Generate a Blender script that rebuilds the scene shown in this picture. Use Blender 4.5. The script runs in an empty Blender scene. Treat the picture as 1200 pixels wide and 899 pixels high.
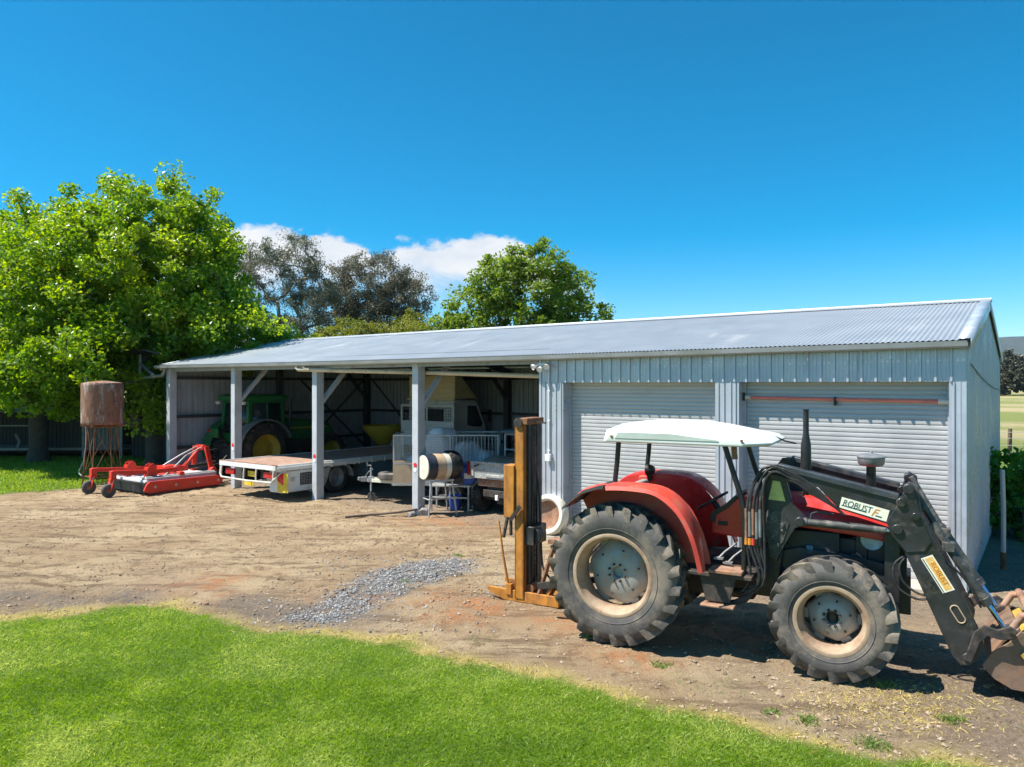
import bpy, bmesh, math, random
import numpy as np
from mathutils import Vector, Matrix
from math import radians, sin, cos, pi, atan2, sqrt

random.seed(7)
RNG = np.random.default_rng(11)
scene = bpy.context.scene
COL = scene.collection


# ------------------------------------------------------------------ helpers
class B:
    """Collects shapes; obj() links them as ONE mesh object."""

    def __init__(s):
        s.v, s.f, s.mi, s.cur, s.M = [], [], [], 0, None

    def add(s, verts, faces):
        o = len(s.v)
        for p in verts:
            p = Vector(p)
            s.v.append(s.M @ p if s.M else p)
        for f in faces:
            s.f.append([o + i for i in f])
            s.mi.append(s.cur)

    def box(s, c, d, R=None):
        hx, hy, hz = d[0] / 2, d[1] / 2, d[2] / 2
        vs = [Vector((sx * hx, sy * hy, sz * hz)) for sx in (-1, 1) for sy in (-1, 1) for sz in (-1, 1)]
        if R is not None:
            vs = [R @ p for p in vs]
        c = Vector(c)
        s.add([c + p for p in vs], [(0, 1, 3, 2), (4, 6, 7, 5), (0, 4, 5, 1), (2, 3, 7, 6), (0, 2, 6, 4), (1, 5, 7, 3)])

    def bb(s, x0, x1, y0, y1, z0, z1):
        s.box(((x0 + x1) / 2, (y0 + y1) / 2, (z0 + z1) / 2), (abs(x1 - x0), abs(y1 - y0), abs(z1 - z0)))

    def bar(s, p0, p1, w, h, up=(0, 0, 1)):
        p0, p1 = Vector(p0), Vector(p1)
        d = p1 - p0
        x = d.normalized()
        u = Vector(up)
        if abs(x.dot(u.normalized())) > .98:
            u = Vector((0, 1, 0))
        y = u.cross(x).normalized()
        z = x.cross(y)
        s.box((p0 + p1) / 2, (d.length, w, h), Matrix((x, y, z)).transposed())

    def cyl(s, p0, p1, r0, r1=None, n=16):
        r1 = r0 if r1 is None else r1
        p0, p1 = Vector(p0), Vector(p1)
        x = (p1 - p0).normalized()
        y = x.orthogonal().normalized()
        z = x.cross(y)
        vs = []
        for p, r in ((p0, r0), (p1, r1)):
            for k in range(n):
                a = 2 * pi * k / n
                vs.append(p + y * (r * cos(a)) + z * (r * sin(a)))
        fs = [(k, (k + 1) % n, n + (k + 1) % n, n + k) for k in range(n)]
        fs += [tuple(range(n))[::-1], tuple(range(n, 2 * n))]
        s.add(vs, fs)

    def tube(s, pts, r, n=8):
        pts = [Vector(p) for p in pts]
        rs = r if isinstance(r, (list, tuple)) else [r] * len(pts)
        vs, fs = [], []
        t0 = (pts[1] - pts[0]).normalized()
        y = t0.orthogonal().normalized()
        for i, p in enumerate(pts):
            a = pts[max(i - 1, 0)]
            b = pts[min(i + 1, len(pts) - 1)]
            t = (b - a).normalized()
            y = (y - t * y.dot(t)).normalized()
            z = t.cross(y)
            for k in range(n):
                q = 2 * pi * k / n
                vs.append(p + y * (rs[i] * cos(q)) + z * (rs[i] * sin(q)))
        m = len(pts)
        for i in range(m - 1):
            for k in range(n):
                fs.append((i * n + k, i * n + (k + 1) % n, (i + 1) * n + (k + 1) % n, (i + 1) * n + k))
        fs += [tuple(range(n))[::-1], tuple((m - 1) * n + k for k in range(n))]
        s.add(vs, fs)

    def lathe(s, c, ax, prof, n=32, wob=None):
        """prof: list of (radius, height along axis)."""
        c, x = Vector(c), Vector(ax).normalized()
        y = x.orthogonal().normalized()
        z = x.cross(y)
        vs, fs = [], []
        m = len(prof)
        for j, (r, h) in enumerate(prof):
            for k in range(n):
                a = 2 * pi * k / n
                rr = max(r, 1e-4)
                if wob:
                    rr *= wob(a, j)
                vs.append(c + x * h + y * (rr * cos(a)) + z * (rr * sin(a)))
        for j in range(m - 1):
            for k in range(n):
                fs.append((j * n + k, j * n + (k + 1) % n, (j + 1) * n + (k + 1) % n, (j + 1) * n + k))
        s.add(vs, fs)

    def prism(s, poly, y0, y1, ax='y'):
        """polygon in (x,z) extruded along y, or in (y,z) along x, or in (x,y) along z."""
        n = len(poly)
        def P(a, b, t):
            return (a, t, b) if ax == 'y' else ((t, a, b) if ax == 'x' else (a, b, t))
        vs = [P(a, b, y0) for a, b in poly] + [P(a, b, y1) for a, b in poly]
        fs = [(k, (k + 1) % n, n + (k + 1) % n, n + k) for k in range(n)]
        fs += [tuple(range(n))[::-1], tuple(range(n, 2 * n))]
        s.add(vs, fs)

    def loft(s, rings, cap=True):
        n = len(rings[0])
        vs = [p for r in rings for p in r]
        fs = []
        for j in range(len(rings) - 1):
            for k in range(n):
                fs.append((j * n + k, j * n + (k + 1) % n, (j + 1) * n + (k + 1) % n, (j + 1) * n + k))
        if cap:
            fs += [tuple(range(n))[::-1], tuple((len(rings) - 1) * n + k for k in range(n))]
        s.add(vs, fs)

    def grid(s, fn, us, vs_):
        """open sheet: fn(u,v) -> point"""
        vs = [fn(a, b) for b in vs_ for a in us]
        n = len(us)
        fs = [(j * n + i, j * n + i + 1, (j + 1) * n + i + 1, (j + 1) * n + i) for j in range(len(vs_) - 1) for i in range(n - 1)]
        s.add(vs, fs)

    def obj(s, name, mats, parent=None, bevel=0.0, smooth=38, label=None, loc=None, recalc=True, seg=2, solid=0):
        me = bpy.data.meshes.new(name)
        me.from_pydata([tuple(p) for p in s.v], [], s.f)
        if not isinstance(mats, (list, tuple)):
            mats = [mats]
        for m in mats:
            me.materials.append(m)
        if len(mats) > 1:
            me.polygons.foreach_set('material_index', s.mi)
        if recalc:
            bm = bmesh.new()
            bm.from_mesh(me)
            bmesh.ops.recalc_face_normals(bm, faces=bm.faces)
            bm.to_mesh(me)
            bm.free()
        me.polygons.foreach_set('use_smooth', [True] * len(me.polygons))
        me.set_sharp_from_angle(angle=radians(smooth))
        o = bpy.data.objects.new(name, me)
        COL.objects.link(o)
        if parent:
            o.parent = parent
        if loc is not None:
            o.location = loc
        if label:
            o['label'] = label
        if solid:
            md = o.modifiers.new('Solidify', 'SOLIDIFY')
            md.thickness = solid
        if bevel:
            md = o.modifiers.new('Bevel', 'BEVEL')
            md.width = bevel
            md.segments = seg
            md.limit_method = 'ANGLE'
            md.angle_limit = radians(40)
            md.harden_normals = False
        return o


def np_mesh(name, V, F, mat, parent=None, tint=None, smooth=False):
    """V (n,3) array; F (m,k) array of equal sized faces."""
    me = bpy.data.meshes.new(name)
    m, k = F.shape
    me.vertices.add(len(V))
    me.vertices.foreach_set('co', V.astype(np.float32).ravel())
    me.loops.add(m * k)
    me.loops.foreach_set('vertex_index', F.astype(np.int32).ravel())
    me.polygons.add(m)
    me.polygons.foreach_set('loop_start', (np.arange(m) * k).astype(np.int32))
    me.polygons.foreach_set('loop_total', np.full(m, k, dtype=np.int32))
    if tint is not None:
        a = me.attributes.new('tint', 'FLOAT', 'FACE')
        a.data.foreach_set('value', tint.astype(np.float32))
    me.materials.append(mat)
    me.update(calc_edges=True)
    me.polygons.foreach_set('use_smooth', [smooth] * m)
    o = bpy.data.objects.new(name, me)
    COL.objects.link(o)
    if parent:
        o.parent = parent
    return o


def tag(o, label, cat, group=None, kind=None):
    o['label'] = label
    if cat:
        o['category'] = cat
    if group:
        o['group'] = group
    if kind:
        o['kind'] = kind
    return o


def thing(name, label, cat, loc=(0, 0, 0), rz=0.0, group=None, parent=None):
    o = bpy.data.objects.new(name, None)
    o.empty_display_size = .2
    COL.objects.link(o)
    o.location = loc
    o.rotation_euler = (0, 0, rz)
    if parent:
        o.parent = parent
    if label:
        tag(o, label, cat, group)
    return o


def dup(o, parent=None):
    kids = [c for c in bpy.data.objects if c.parent == o]
    c = o.copy()
    COL.objects.link(c)
    c.parent = parent
    for k in kids:
        dup(k, c)
    return c


def text(name, s, size, M, mat, parent, ext=.0012, shear=0.0, sx=1.0):
    cu = bpy.data.curves.new(name, 'FONT')
    cu.body = s
    cu.size = size
    cu.extrude = ext
    cu.shear = shear
    cu.align_x = 'CENTER'
    cu.align_y = 'CENTER'
    tmp = bpy.data.objects.new('tmp', cu)
    COL.objects.link(tmp)
    dg = bpy.context.evaluated_depsgraph_get()
    me = bpy.data.meshes.new_from_object(tmp.evaluated_get(dg))
    bpy.data.objects.remove(tmp)
    me.name = name
    me.materials.clear()
    me.materials.append(mat)
    me.transform(Matrix.Diagonal((sx, 1, 1, 1)))
    o = bpy.data.objects.new(name, me)
    COL.objects.link(o)
    me.transform(M)
    o.parent = parent
    return o


def frame(o, x, z):
    """4x4 with local x, local z (normal) directions and origin o."""
    x, z = Vector(x).normalized(), Vector(z).normalized()
    y = z.cross(x).normalized()
    M = Matrix((x, y, z)).transposed().to_4x4()
    M.translation = Vector(o)
    return M


# lattice value noise, vectorised
def vnoise(x, y, seed=0):
    xi, yi = np.floor(x).astype(np.int64), np.floor(y).astype(np.int64)
    fx, fy = x - xi, y - yi
    fx, fy = fx * fx * (3 - 2 * fx), fy * fy * (3 - 2 * fy)
    def h(a, b):
        n = (a * 374761393 + b * 668265263 + seed * 1442695041) & 0xffffffff
        n = ((n ^ (n >> 13)) * 1274126177) & 0xffffffff
        return ((n ^ (n >> 16)) & 0xffff) / 65535.0
    return (h(xi, yi) * (1 - fx) + h(xi + 1, yi) * fx) * (1 - fy) + (h(xi, yi + 1) * (1 - fx) + h(xi + 1, yi + 1) * fx) * fy


def fbm(x, y, seed=0, oct=4):
    t, a, s = 0, .5, 0
    for k in range(oct):
        t = t + a * vnoise(x * 2 ** k, y * 2 ** k, seed + k)
        s += a
        a *= .5
    return t / s


# ------------------------------------------------------------------ materials
def new_mat(name):
    m = bpy.data.materials.new(name)
    m.use_nodes = True
    nt = m.node_tree
    return m, nt, nt.nodes, nt.links, nt.nodes['Principled BSDF']


def node(nt, typ, **kw):
    n = nt.nodes.new(typ)
    for k, v in kw.items():
        if k in n.bl_rna.properties:
            setattr(n, k, v)
        else:
            n.inputs[k].default_value = v
    return n


def mix(nt, fac, a, b, blend='MIX'):
    n = nt.nodes.new('ShaderNodeMix')
    n.data_type = 'RGBA'
    n.blend_type = blend
    for sock, val in ((0, fac), (6, a), (7, b)):
        if hasattr(val, 'links'):
            nt.links.new(val, n.inputs[sock])
        else:
            n.inputs[sock].default_value = val if sock == 0 else (val if len(val) == 4 else (*val, 1))
    return n.outputs[2]


def ramp(nt, src, lo, hi, a=0.0, b=1.0):
    n = nt.nodes.new('ShaderNodeMapRange')
    n.interpolation_type = 'SMOOTHSTEP'
    nt.links.new(src, n.inputs[0])
    for i, v in enumerate((lo, hi, a, b)):
        n.inputs[i + 1].default_value = v
    return n.outputs[0]


def noise(nt, vec, scale, detail=5, rough=.6, dist=0):
    n = node(nt, 'ShaderNodeTexNoise', Scale=scale, Detail=detail, Roughness=rough, Distortion=dist)
    nt.links.new(vec, n.inputs['Vector'])
    return n.outputs[0]


def M(name, col, rough=.55, metal=0.0, var=.18, scale=6, dirt=None, dscale=3, damt=.5, bump=0, bscale=60, stretch=None, rvar=.15, coat=0):
    m, nt, N, L, p = new_mat(name)
    tc = N.new('ShaderNodeTexCoord')
    vec = tc.outputs['Object']
    if stretch:
        mp = N.new('ShaderNodeMapping')
        mp.inputs['Scale'].default_value = stretch
        L.new(vec, mp.inputs[0])
        vec2 = mp.outputs[0]
    else:
        vec2 = vec
    nz = noise(nt, vec, scale, 6, .65)
    f = ramp(nt, nz, .3, .7, 1 - var, 1 + var)
    c = mix(nt, 1.0, col, (1, 1, 1), 'MULTIPLY')
    hs = node(nt, 'ShaderNodeHueSaturation')
    L.new(c, hs.inputs['Color'])
    L.new(f, hs.inputs['Value'])
    c = hs.outputs[0]
    rr = ramp(nt, nz, .3, .7, max(rough - rvar, .05), min(rough + rvar, 1))
    if dirt is not None:
        dn = noise(nt, vec2, dscale, 9, .72)
        df = ramp(nt, dn, .62 - .34 * damt, .74 - .2 * damt, 0, min(1, .45 + damt * .5))
        c = mix(nt, df, c, dirt)
        r2 = nt.nodes.new('ShaderNodeMix')
        L.new(df, r2.inputs[0]); L.new(rr, r2.inputs[2]); r2.inputs[3].default_value = .9
        rr = r2.outputs[0]
        if metal:
            mm = ramp(nt, df, 0, 1, metal, 0)
            L.new(mm, p.inputs['Metallic'])
    elif metal:
        p.inputs['Metallic'].default_value = metal
    L.new(c, p.inputs['Base Color'])
    L.new(rr, p.inputs['Roughness'])
    if coat:
        p.inputs['Coat Weight'].default_value = coat
    if bump:
        bn = noise(nt, vec, bscale, 4, .6)
        bp = node(nt, 'ShaderNodeBump', Strength=bump, Distance=.01)
        L.new(bn, bp.inputs['Height'])
        L.new(bp.outputs[0], p.inputs['Normal'])
    return m


RUST = (.16, .065, .03)
DUST = (.30, .225, .15)
MT = {}
MT['zinc_roof'] = M('zinc_roof', (.385, .42, .45), .48, .5, .03, 1.2, dirt=(.33, .35, .37), dscale=1.2, damt=.15, stretch=(1, .12, 1), rvar=.04)
MT['zinc'] = M('zinc', (.46, .49, .51), .45, .5, .10, 2, dirt=(.36, .36, .35), dscale=2, damt=.3)
MT['gutter'] = M('gutter', (.30, .31, .31), .5, .4, .08, 2)
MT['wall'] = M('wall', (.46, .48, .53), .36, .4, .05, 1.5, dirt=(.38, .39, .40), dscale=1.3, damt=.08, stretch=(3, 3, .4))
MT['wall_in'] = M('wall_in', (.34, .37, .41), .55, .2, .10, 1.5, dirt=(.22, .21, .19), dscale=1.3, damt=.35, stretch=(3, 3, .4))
MT['post'] = M('post', (.46, .485, .52), .5, .1, .08, 3, dirt=(.34, .30, .25), dscale=2.5, damt=.22, stretch=(2, 2, .5))
MT['girt'] = M('girt', (.075, .08, .09), .55, .5, .2, 2)
MT['flash'] = M('flash', (.44, .50, .56), .4, .4, .06, 3)
MT['roller'] = M('roller', (.465, .465, .46), .45, .2, .04, 2, dirt=(.42, .40, .37), dscale=1.2, damt=.2, stretch=(.6, 1, 2))
MT['pvc'] = M('pvc', (.55, .49, .38), .5, 0, .1, 3, dirt=(.22, .15, .09), dscale=2, damt=.25)
MT['concrete'] = M('concrete', (.42, .37, .31), .9, 0, .12, 5, dirt=(.3, .22, .15), dscale=2, damt=.45, bump=.3)
MT['white_plastic'] = M('white_plastic', (.72, .72, .70), .4, 0, .05, 4)
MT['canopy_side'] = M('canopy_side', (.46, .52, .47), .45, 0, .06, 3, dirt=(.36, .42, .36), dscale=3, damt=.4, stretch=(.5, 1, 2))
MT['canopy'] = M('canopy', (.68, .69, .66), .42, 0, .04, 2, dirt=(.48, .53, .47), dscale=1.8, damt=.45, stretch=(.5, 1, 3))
MT['red_bar'] = M('red_bar', (.74, .20, .15), .55, 0, .12, 3)
MT['reflect_red'] = M('reflect_red', (.65, .02, .03), .3)
MT['reflect_white'] = M('reflect_white', (.8, .8, .8), .3)
MT['red'] = M('red', (.58, .028, .024), .36, 0, .12, 3, dirt=(.33, .12, .08), dscale=2.5, damt=.25, coat=.25)
MT['red_faded'] = M('red_faded', (.64, .066, .04), .5, 0, .15, 3, dirt=(.34, .18, .12), dscale=3, damt=.35)
MT['red_new'] = M('red_new', (.60, .032, .016), .42, 0, .12, 3, dirt=(.38, .16, .10), dscale=5, damt=.22)
MT['black'] = M('black', (.018, .019, .021), .45, 0, .3, 6, dirt=(.10, .085, .07), dscale=4, damt=.32)
MT['black_clean'] = M('black_clean', (.014, .014, .015), .4, 0, .2, 6)
MT['loader'] = M('loader', (.025, .0255, .028), .38, 0, .25, 4, dirt=(.115, .095, .075), dscale=5, damt=.34, coat=.1)
MT['iron'] = M('iron', (.045, .04, .037), .7, .2, .4, 8, dirt=(.13, .09, .06), dscale=6, damt=.45, bump=.3)
MT['rubber'] = M('rubber', (.075, .072, .068), .85, 0, .25, 7, dirt=(.25, .205, .155), dscale=2.2, damt=.56, bump=.25, bscale=90)
MT['rubber_dark'] = M('rubber_dark', (.022, .021, .02), .8, 0, .2, 7, dirt=(.11, .09, .065), dscale=4, damt=.4)
MT['lug'] = M('lug', (.066, .062, .057), .88, 0, .25, 9, dirt=(.29, .235, .17), dscale=2.6, damt=.55, bump=.4, bscale=70)
MT['rim'] = M('rim', (.40, .295, .20), .65, .1, .2, 4, dirt=(.24, .13, .075), dscale=2.6, damt=.55)
MT['disc'] = M('disc', (.32, .335, .34), .5, .2, .12, 6, dirt=(.31, .235, .165), dscale=3.2, damt=.56)
MT['grey_metal'] = M('grey_metal', (.26, .265, .27), .5, .5, .15, 6, dirt=(.2, .15, .11), dscale=5, damt=.35)
MT['chrome'] = M('chrome', (.62, .66, .70), .14, 1, .05, 8)
MT['blue_rod'] = M('blue_rod', (.35, .50, .72), .15, 1, .05, 8)
MT['rust'] = M('rust', RUST, .85, 0, .45, 9, dirt=(.28, .14, .06), dscale=5, damt=.55, bump=.4)
MT['rust_light'] = M('rust_light', (.26, .13, .075), .85, 0, .4, 7, dirt=(.33, .25, .19), dscale=4, damt=.5, bump=.3)
MT['yellow_old'] = M('yellow_old', (.48, .195, .024), .55, 0, .25, 4, dirt=(.20, .085, .035), dscale=3.0, damt=.52, stretch=(2, 2, .5))
MT['bucket'] = M('bucket', (.19, .135, .10), .55, .3, .3, 5, dirt=(.27, .135, .07), dscale=3.0, damt=.62, bump=.2)
MT['yellow_bucket'] = M('yellow_bucket', (.46, .30, .05), .6, 0, .2, 5, dirt=(.24, .12, .06), dscale=3.5, damt=.66)
MT['decal'] = M('decal', (.80, .76, .62), .4, 0, .06, 8, dirt=(.62, .52, .34), dscale=8, damt=.3)
MT['decal_orange'] = M('decal_orange', (.72, .42, .11), .4, 0, .1, 8, dirt=(.66, .52, .28), dscale=9, damt=.4)
MT['ink_green'] = M('ink_green', (.02, .09, .08), .4)
MT['ink_orange'] = M('ink_orange', (.66, .25, .03), .4)
MT['yellow_decal'] = M('yellow_decal', (.60, .53, .17), .45, 0, .12, 20)
MT['yellow_part'] = M('yellow_part', (.62, .42, .02), .45, 0, .15, 6)
MT['green'] = M('green', (.012, .13, .032), .4, 0, .12, 4, dirt=(.07, .10, .05), dscale=4, damt=.3)
MT['yellow_rim'] = M('yellow_rim', (.38, .27, .022), .5, 0, .1, 5, dirt=(.2, .15, .06), dscale=4, damt=.35)
MT['glass'] = M('glass', (.03, .04, .045), .08, 0, .1, 3, dirt=(.09, .09, .075), dscale=2, damt=.3)
MT['truck_white'] = M('truck_white', (.70, .715, .70), .42, 0, .06, 3, dirt=(.38, .36, .32), dscale=3, damt=.3)
MT['cream'] = M('cream', (.68, .58, .35), .5, 0, .08, 3, dirt=(.34, .28, .17), dscale=3, damt=.3)
MT['deck'] = M('deck', (.33, .20, .15), .85, 0, .25, 4, dirt=(.38, .28, .21), dscale=3, damt=.5, stretch=(.4, 3, 1), bump=.3)
MT['galv'] = M('galv', (.42, .43, .44), .5, .5, .12, 6, dirt=(.3, .26, .2), dscale=4, damt=.3)
MT['tail_red'] = M('tail_red', (.45, .02, .02), .25)
MT['plate_yellow'] = M('plate_yellow', (.70, .50, .03), .4)
MT['bag'] = M('bag', (.68, .69, .72), .6, 0, .06, 4, bump=.5, bscale=12)
MT['tarp'] = M('tarp', (.26, .21, .16), .85, 0, .15, 6, bump=.5, bscale=15)
MT['navy'] = M('navy', (.02, .05, .17), .45, 0, .15, 4)
MT['blue_drum'] = M('blue_drum', (.02, .09, .42), .4, 0, .1, 4)
MT['tan'] = M('tan', (.43, .32, .21), .6, 0, .12, 4)
MT['dark_blue'] = M('dark_blue', (.02, .027, .045), .5, 0, .15, 4)
MT['offwhite'] = M('offwhite', (.60, .58, .49), .55, 0, .06, 4, dirt=(.4, .35, .26), dscale=4, damt=.3)
MT['poly_grey'] = M('poly_grey', (.36, .37, .36), .6, 0, .12, 30, dirt=(.2, .17, .13), dscale=14, damt=.5)
MT['teal'] = M('teal', (.10, .17, .20), .5, 0, .1, 4)
MT['timber'] = M('timber', (.13, .09, .065), .9, 0, .3, 6, stretch=(1, 6, 6), dirt=(.22, .17, .12), dscale=3, damt=.4, bump=.5)
MT['timber_grey'] = M('timber_grey', (.30, .29, .27), .9, 0, .2, 6, dirt=(.2, .17, .14), dscale=3, damt=.4, bump=.4)
MT['brass'] = M('brass', (.45, .30, .10), .35, .8, .15, 10)
MT['arm_rail'] = M('arm_rail', (.045, .052, .062), .32, .1, .2, 4, dirt=(.13, .11, .09), dscale=5, damt=.3)  # slate rail, its sunlit gleam put into the lighter colour
MT['ram'] = M('ram', (.045, .047, .046), .5, .1, .3, 6, dirt=(.22, .20, .165), dscale=7, damt=.45)
MT['hose'] = M('hose', (.022, .022, .023), .5, 0, .15, 20, dirt=(.12, .10, .075), dscale=8, damt=.3)
MT['mower_white'] = M('mower_white', (.66, .65, .66), .45, 0, .06, 4, dirt=(.42, .36, .30), dscale=4, damt=.4)
MT['coop'] = M('coop', (.06, .062, .06), .7, .1, .2, 4, dirt=(.1, .075, .05), dscale=3, damt=.4)  # tree canopy's deep shade is put into this near-black base colour
MT['coop_pale'] = M('coop_pale', (.24, .255, .25), .6, .1, .1, 4)
MT['stone'] = M('stone', (.27, .25, .24), .95, 0, .25, 10, bump=.5)


def tank_mat():
    m, nt, N, L, p = new_mat('rusty_tank')
    tc = N.new('ShaderNodeTexCoord')
    mp = N.new('ShaderNodeMapping'); mp.inputs['Scale'].default_value = (2.2, 2.2, .7)
    L.new(tc.outputs['Object'], mp.inputs[0])
    n1 = noise(nt, mp.outputs[0], 1.6, 8, .7)
    n2 = noise(nt, mp.outputs[0], 5, 8, .7)
    c = mix(nt, ramp(nt, n1, .34, .50), (.40, .36, .33), (.22, .105, .062))
    c = mix(nt, ramp(nt, n2, .5, .66, 0, .8), c, (.075, .035, .022))
    L.new(c, p.inputs['Base Color'])
    p.inputs['Roughness'].default_value = .85
    return m


MT['tank'] = tank_mat()


def leaf_mat(name, c0, c1, c2, trans=.4, gloss=.5):
    m, nt, N, L, p = new_mat(name)
    at = node(nt, 'ShaderNodeAttribute', attribute_name='tint')
    cr = N.new('ShaderNodeValToRGB')
    cr.color_ramp.elements[0].color = (*c0, 1)
    cr.color_ramp.elements[1].color = (*c2, 1)
    e = cr.color_ramp.elements.new(.5); e.color = (*c1, 1)
    L.new(at.outputs['Fac'], cr.inputs[0])
    L.new(cr.outputs[0], p.inputs['Base Color'])
    p.inputs['Roughness'].default_value = gloss
    tr = N.new('ShaderNodeBsdfTranslucent')
    hs = node(nt, 'ShaderNodeHueSaturation', Saturation=1.1, Value=1.5)
    hs.inputs['Hue'].default_value = .485
    L.new(cr.outputs[0], hs.inputs['Color'])
    L.new(hs.outputs[0], tr.inputs[0])
    mx = N.new('ShaderNodeMixShader'); mx.inputs[0].default_value = trans
    L.new(p.outputs[0], mx.inputs[1]); L.new(tr.outputs[0], mx.inputs[2])
    L.new(mx.outputs[0], N['Material Output'].inputs[0])
    return m


MT['leaf_bright'] = leaf_mat('leaf_bright', (.065, .155, .010), (.175, .305, .016), (.36, .46, .045), .53, .36)
MT['leaf_mid'] = leaf_mat('leaf_mid', (.08, .145, .016), (.155, .24, .025), (.24, .33, .05), .48)
MT['leaf_euc'] = leaf_mat('leaf_euc', (.10, .112, .075), (.17, .18, .125), (.25, .255, .19), .35)
MT['leaf_euc_brown'] = leaf_mat('leaf_euc_brown', (.085, .087, .056), (.145, .142, .095), (.21, .20, .14), .35)
MT['leaf_yellow'] = leaf_mat('leaf_yellow', (.09, .13, .012), (.19, .22, .02), (.28, .29, .04), .35)
MT['leaf_vine'] = leaf_mat('leaf_vine', (.035, .13, .012), (.08, .22, .02), (.15, .32, .04), .45)
MT['blade'] = leaf_mat('blade', (.108, .21, .011), (.225, .36, .022), (.44, .52, .13), .5, .45)
MT['dry_blade'] = leaf_mat('dry_blade', (.36, .28, .07), (.50, .40, .12), (.62, .52, .22), .3, .7)
MT['weed'] = leaf_mat('weed', (.08, .15, .022), (.15, .245, .045), (.27, .34, .10), .35, .6)
MT['bark'] = M('bark', (.085, .065, .05), .9, 0, .35, 5, bump=.6, bscale=20)
MT['bark_pale'] = M('bark_pale', (.30, .26, .22), .85, 0, .25, 4, bump=.3, bscale=20)
MT['forest'] = leaf_mat('forest', (.030, .036, .020), (.058, .062, .036), (.095, .095, .06), .15)


# ------------------------------------------------------------------ places
CX, CY = 6.55, 10.6                       # front corner of the shed
VX, VY = .5902, .8073                     # into the shed (across its depth)
UX, UY = -VY, VX                          # along its front, away from that corner


def S(l, w, z=0.0):
    return Vector((CX + UX * l + VX * w, CY + UY * l + VY * w, z))


SHED_RZ = atan2(-UY, -UX)                 # shed-local x = -l, y = w
# ------------------------------------------------------------------ camera, light, sky
cam_d = bpy.data.cameras.new('camera')
cam_d.sensor_width = 36.0
cam_d.lens = 861 / 1200 * 36
cam_d.shift_y = 2.5 / 1200
cam_d.clip_end = 12000
cam = bpy.data.objects.new('camera', cam_d)
COL.objects.link(cam)
cam.location = (0, 0, 3.0)
cam.rotation_euler = (radians(90), 0, 0)
scene.camera = cam

SUN_E = radians(58)
SUN_H = Vector((-.985, -.172, 0)).normalized()
SUN = Vector((SUN_H.x * cos(SUN_E), SUN_H.y * cos(SUN_E), sin(SUN_E)))
sd = bpy.data.lights.new('sun', 'SUN')
sd.energy = 5.0
sd.angle = radians(.53)
sd.color = (1.0, .95, .87)
so = bpy.data.objects.new('sun', sd)
COL.objects.link(so)
so.rotation_euler = (-SUN).to_track_quat('-Z', 'Y').to_euler()
so.location = SUN * 60

w = bpy.data.worlds.new('World')
scene.world = w
w.use_nodes = True
nt = w.node_tree
for n in list(nt.nodes):
    nt.nodes.remove(n)
out = nt.nodes.new('ShaderNodeOutputWorld')
sky = nt.nodes.new('ShaderNodeTexSky')
sky.sky_type = 'NISHITA'
sky.sun_disc = False
sky.sun_elevation = SUN_E
sky.sun_rotation = atan2(SUN_H.x, SUN_H.y)
sky.altitude = 300
sky.air_density = .78
sky.dust_density = .1
sky.ozone_density = 2.6
hs = nt.nodes.new('ShaderNodeHueSaturation')
hs.inputs['Hue'].default_value = .482
hs.inputs['Saturation'].default_value = 1.56
nt.links.new(sky.outputs[0], hs.inputs['Color'])
bg = nt.nodes.new('ShaderNodeBackground')
bg.inputs['Strength'].default_value = .094
nt.links.new(hs.outputs[0], bg.inputs['Color'])
# a low bank of fair-weather cloud, shaped by direction: elevation limits over azimuth, broken by noise
tc = nt.nodes.new('ShaderNodeTexCoord')
sx = nt.nodes.new('ShaderNodeSeparateXYZ')
nt.links.new(tc.outputs['Generated'], sx.inputs[0])


def mth(op, a, b=None, c=None):
    n = nt.nodes.new('ShaderNodeMath')
    n.operation = op
    for i, v in enumerate((a, b, c)):
        if v is None:
            continue
        if hasattr(v, 'links'):
            nt.links.new(v, n.inputs[i])
        else:
            n.inputs[i].default_value = v
    return n.outputs[0]


hyp = mth('SQRT', mth('ADD', mth('MULTIPLY', sx.outputs[0], sx.outputs[0]), mth('MULTIPLY', sx.outputs[1], sx.outputs[1])))
el = mth('DIVIDE', sx.outputs[2], hyp)
az = mth('ARCTAN2', sx.outputs[0], sx.outputs[1])
u01 = ramp(nt, az, -.62, .18)
u01.node.interpolation_type = 'LINEAR'
fc = nt.nodes.new('ShaderNodeFloatCurve')
cv = fc.mapping.curves[0]
pts = []
for px, py in ((120, 300), (210, 285), (262, 272), (300, 262), (355, 265), (420, 276), (440, 290), (462, 284), (500, 277), (540, 276), (580, 272), (603, 282), (640, 305), (700, 340)):
    a = atan2(px - 600, 861)
    e = (452 - py) / 861 * cos(a)
    pts.append(((a + .62) / .80, e * 3))
cv.points[0].location = (0, .3)
cv.points[1].location = (1, .2)
for a, e in pts:
    cv.points.new(a, e)
fc.mapping.update()
nt.links.new(u01, fc.inputs['Value'])
top = mth('MULTIPLY', fc.outputs[0], 1 / 3)
mp = nt.nodes.new('ShaderNodeMapping')
mp.inputs['Scale'].default_value = (1, 1, 1.8)
nt.links.new(tc.outputs['Generated'], mp.inputs[0])
n1 = noise(nt, mp.outputs[0], 16, 8, .56)
n2 = noise(nt, mp.outputs[0], 9, 6, .6, .4)
d = mth('SUBTRACT', mth('ADD', top, mth('MULTIPLY', mth('SUBTRACT', n1, .52), .11)), el)
m_top = ramp(nt, d, 0, .016)
low = mth('ADD', el, mth('MULTIPLY', mth('SUBTRACT', n2, .5), .10))
m_low = ramp(nt, low, .105, .165)
mask = mth('MULTIPLY', mth('MULTIPLY', m_top, m_low), ramp(nt, sx.outputs[1], 0, .2))
cbg = nt.nodes.new('ShaderNodeBackground')
cbg.inputs['Strength'].default_value = .54
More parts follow.
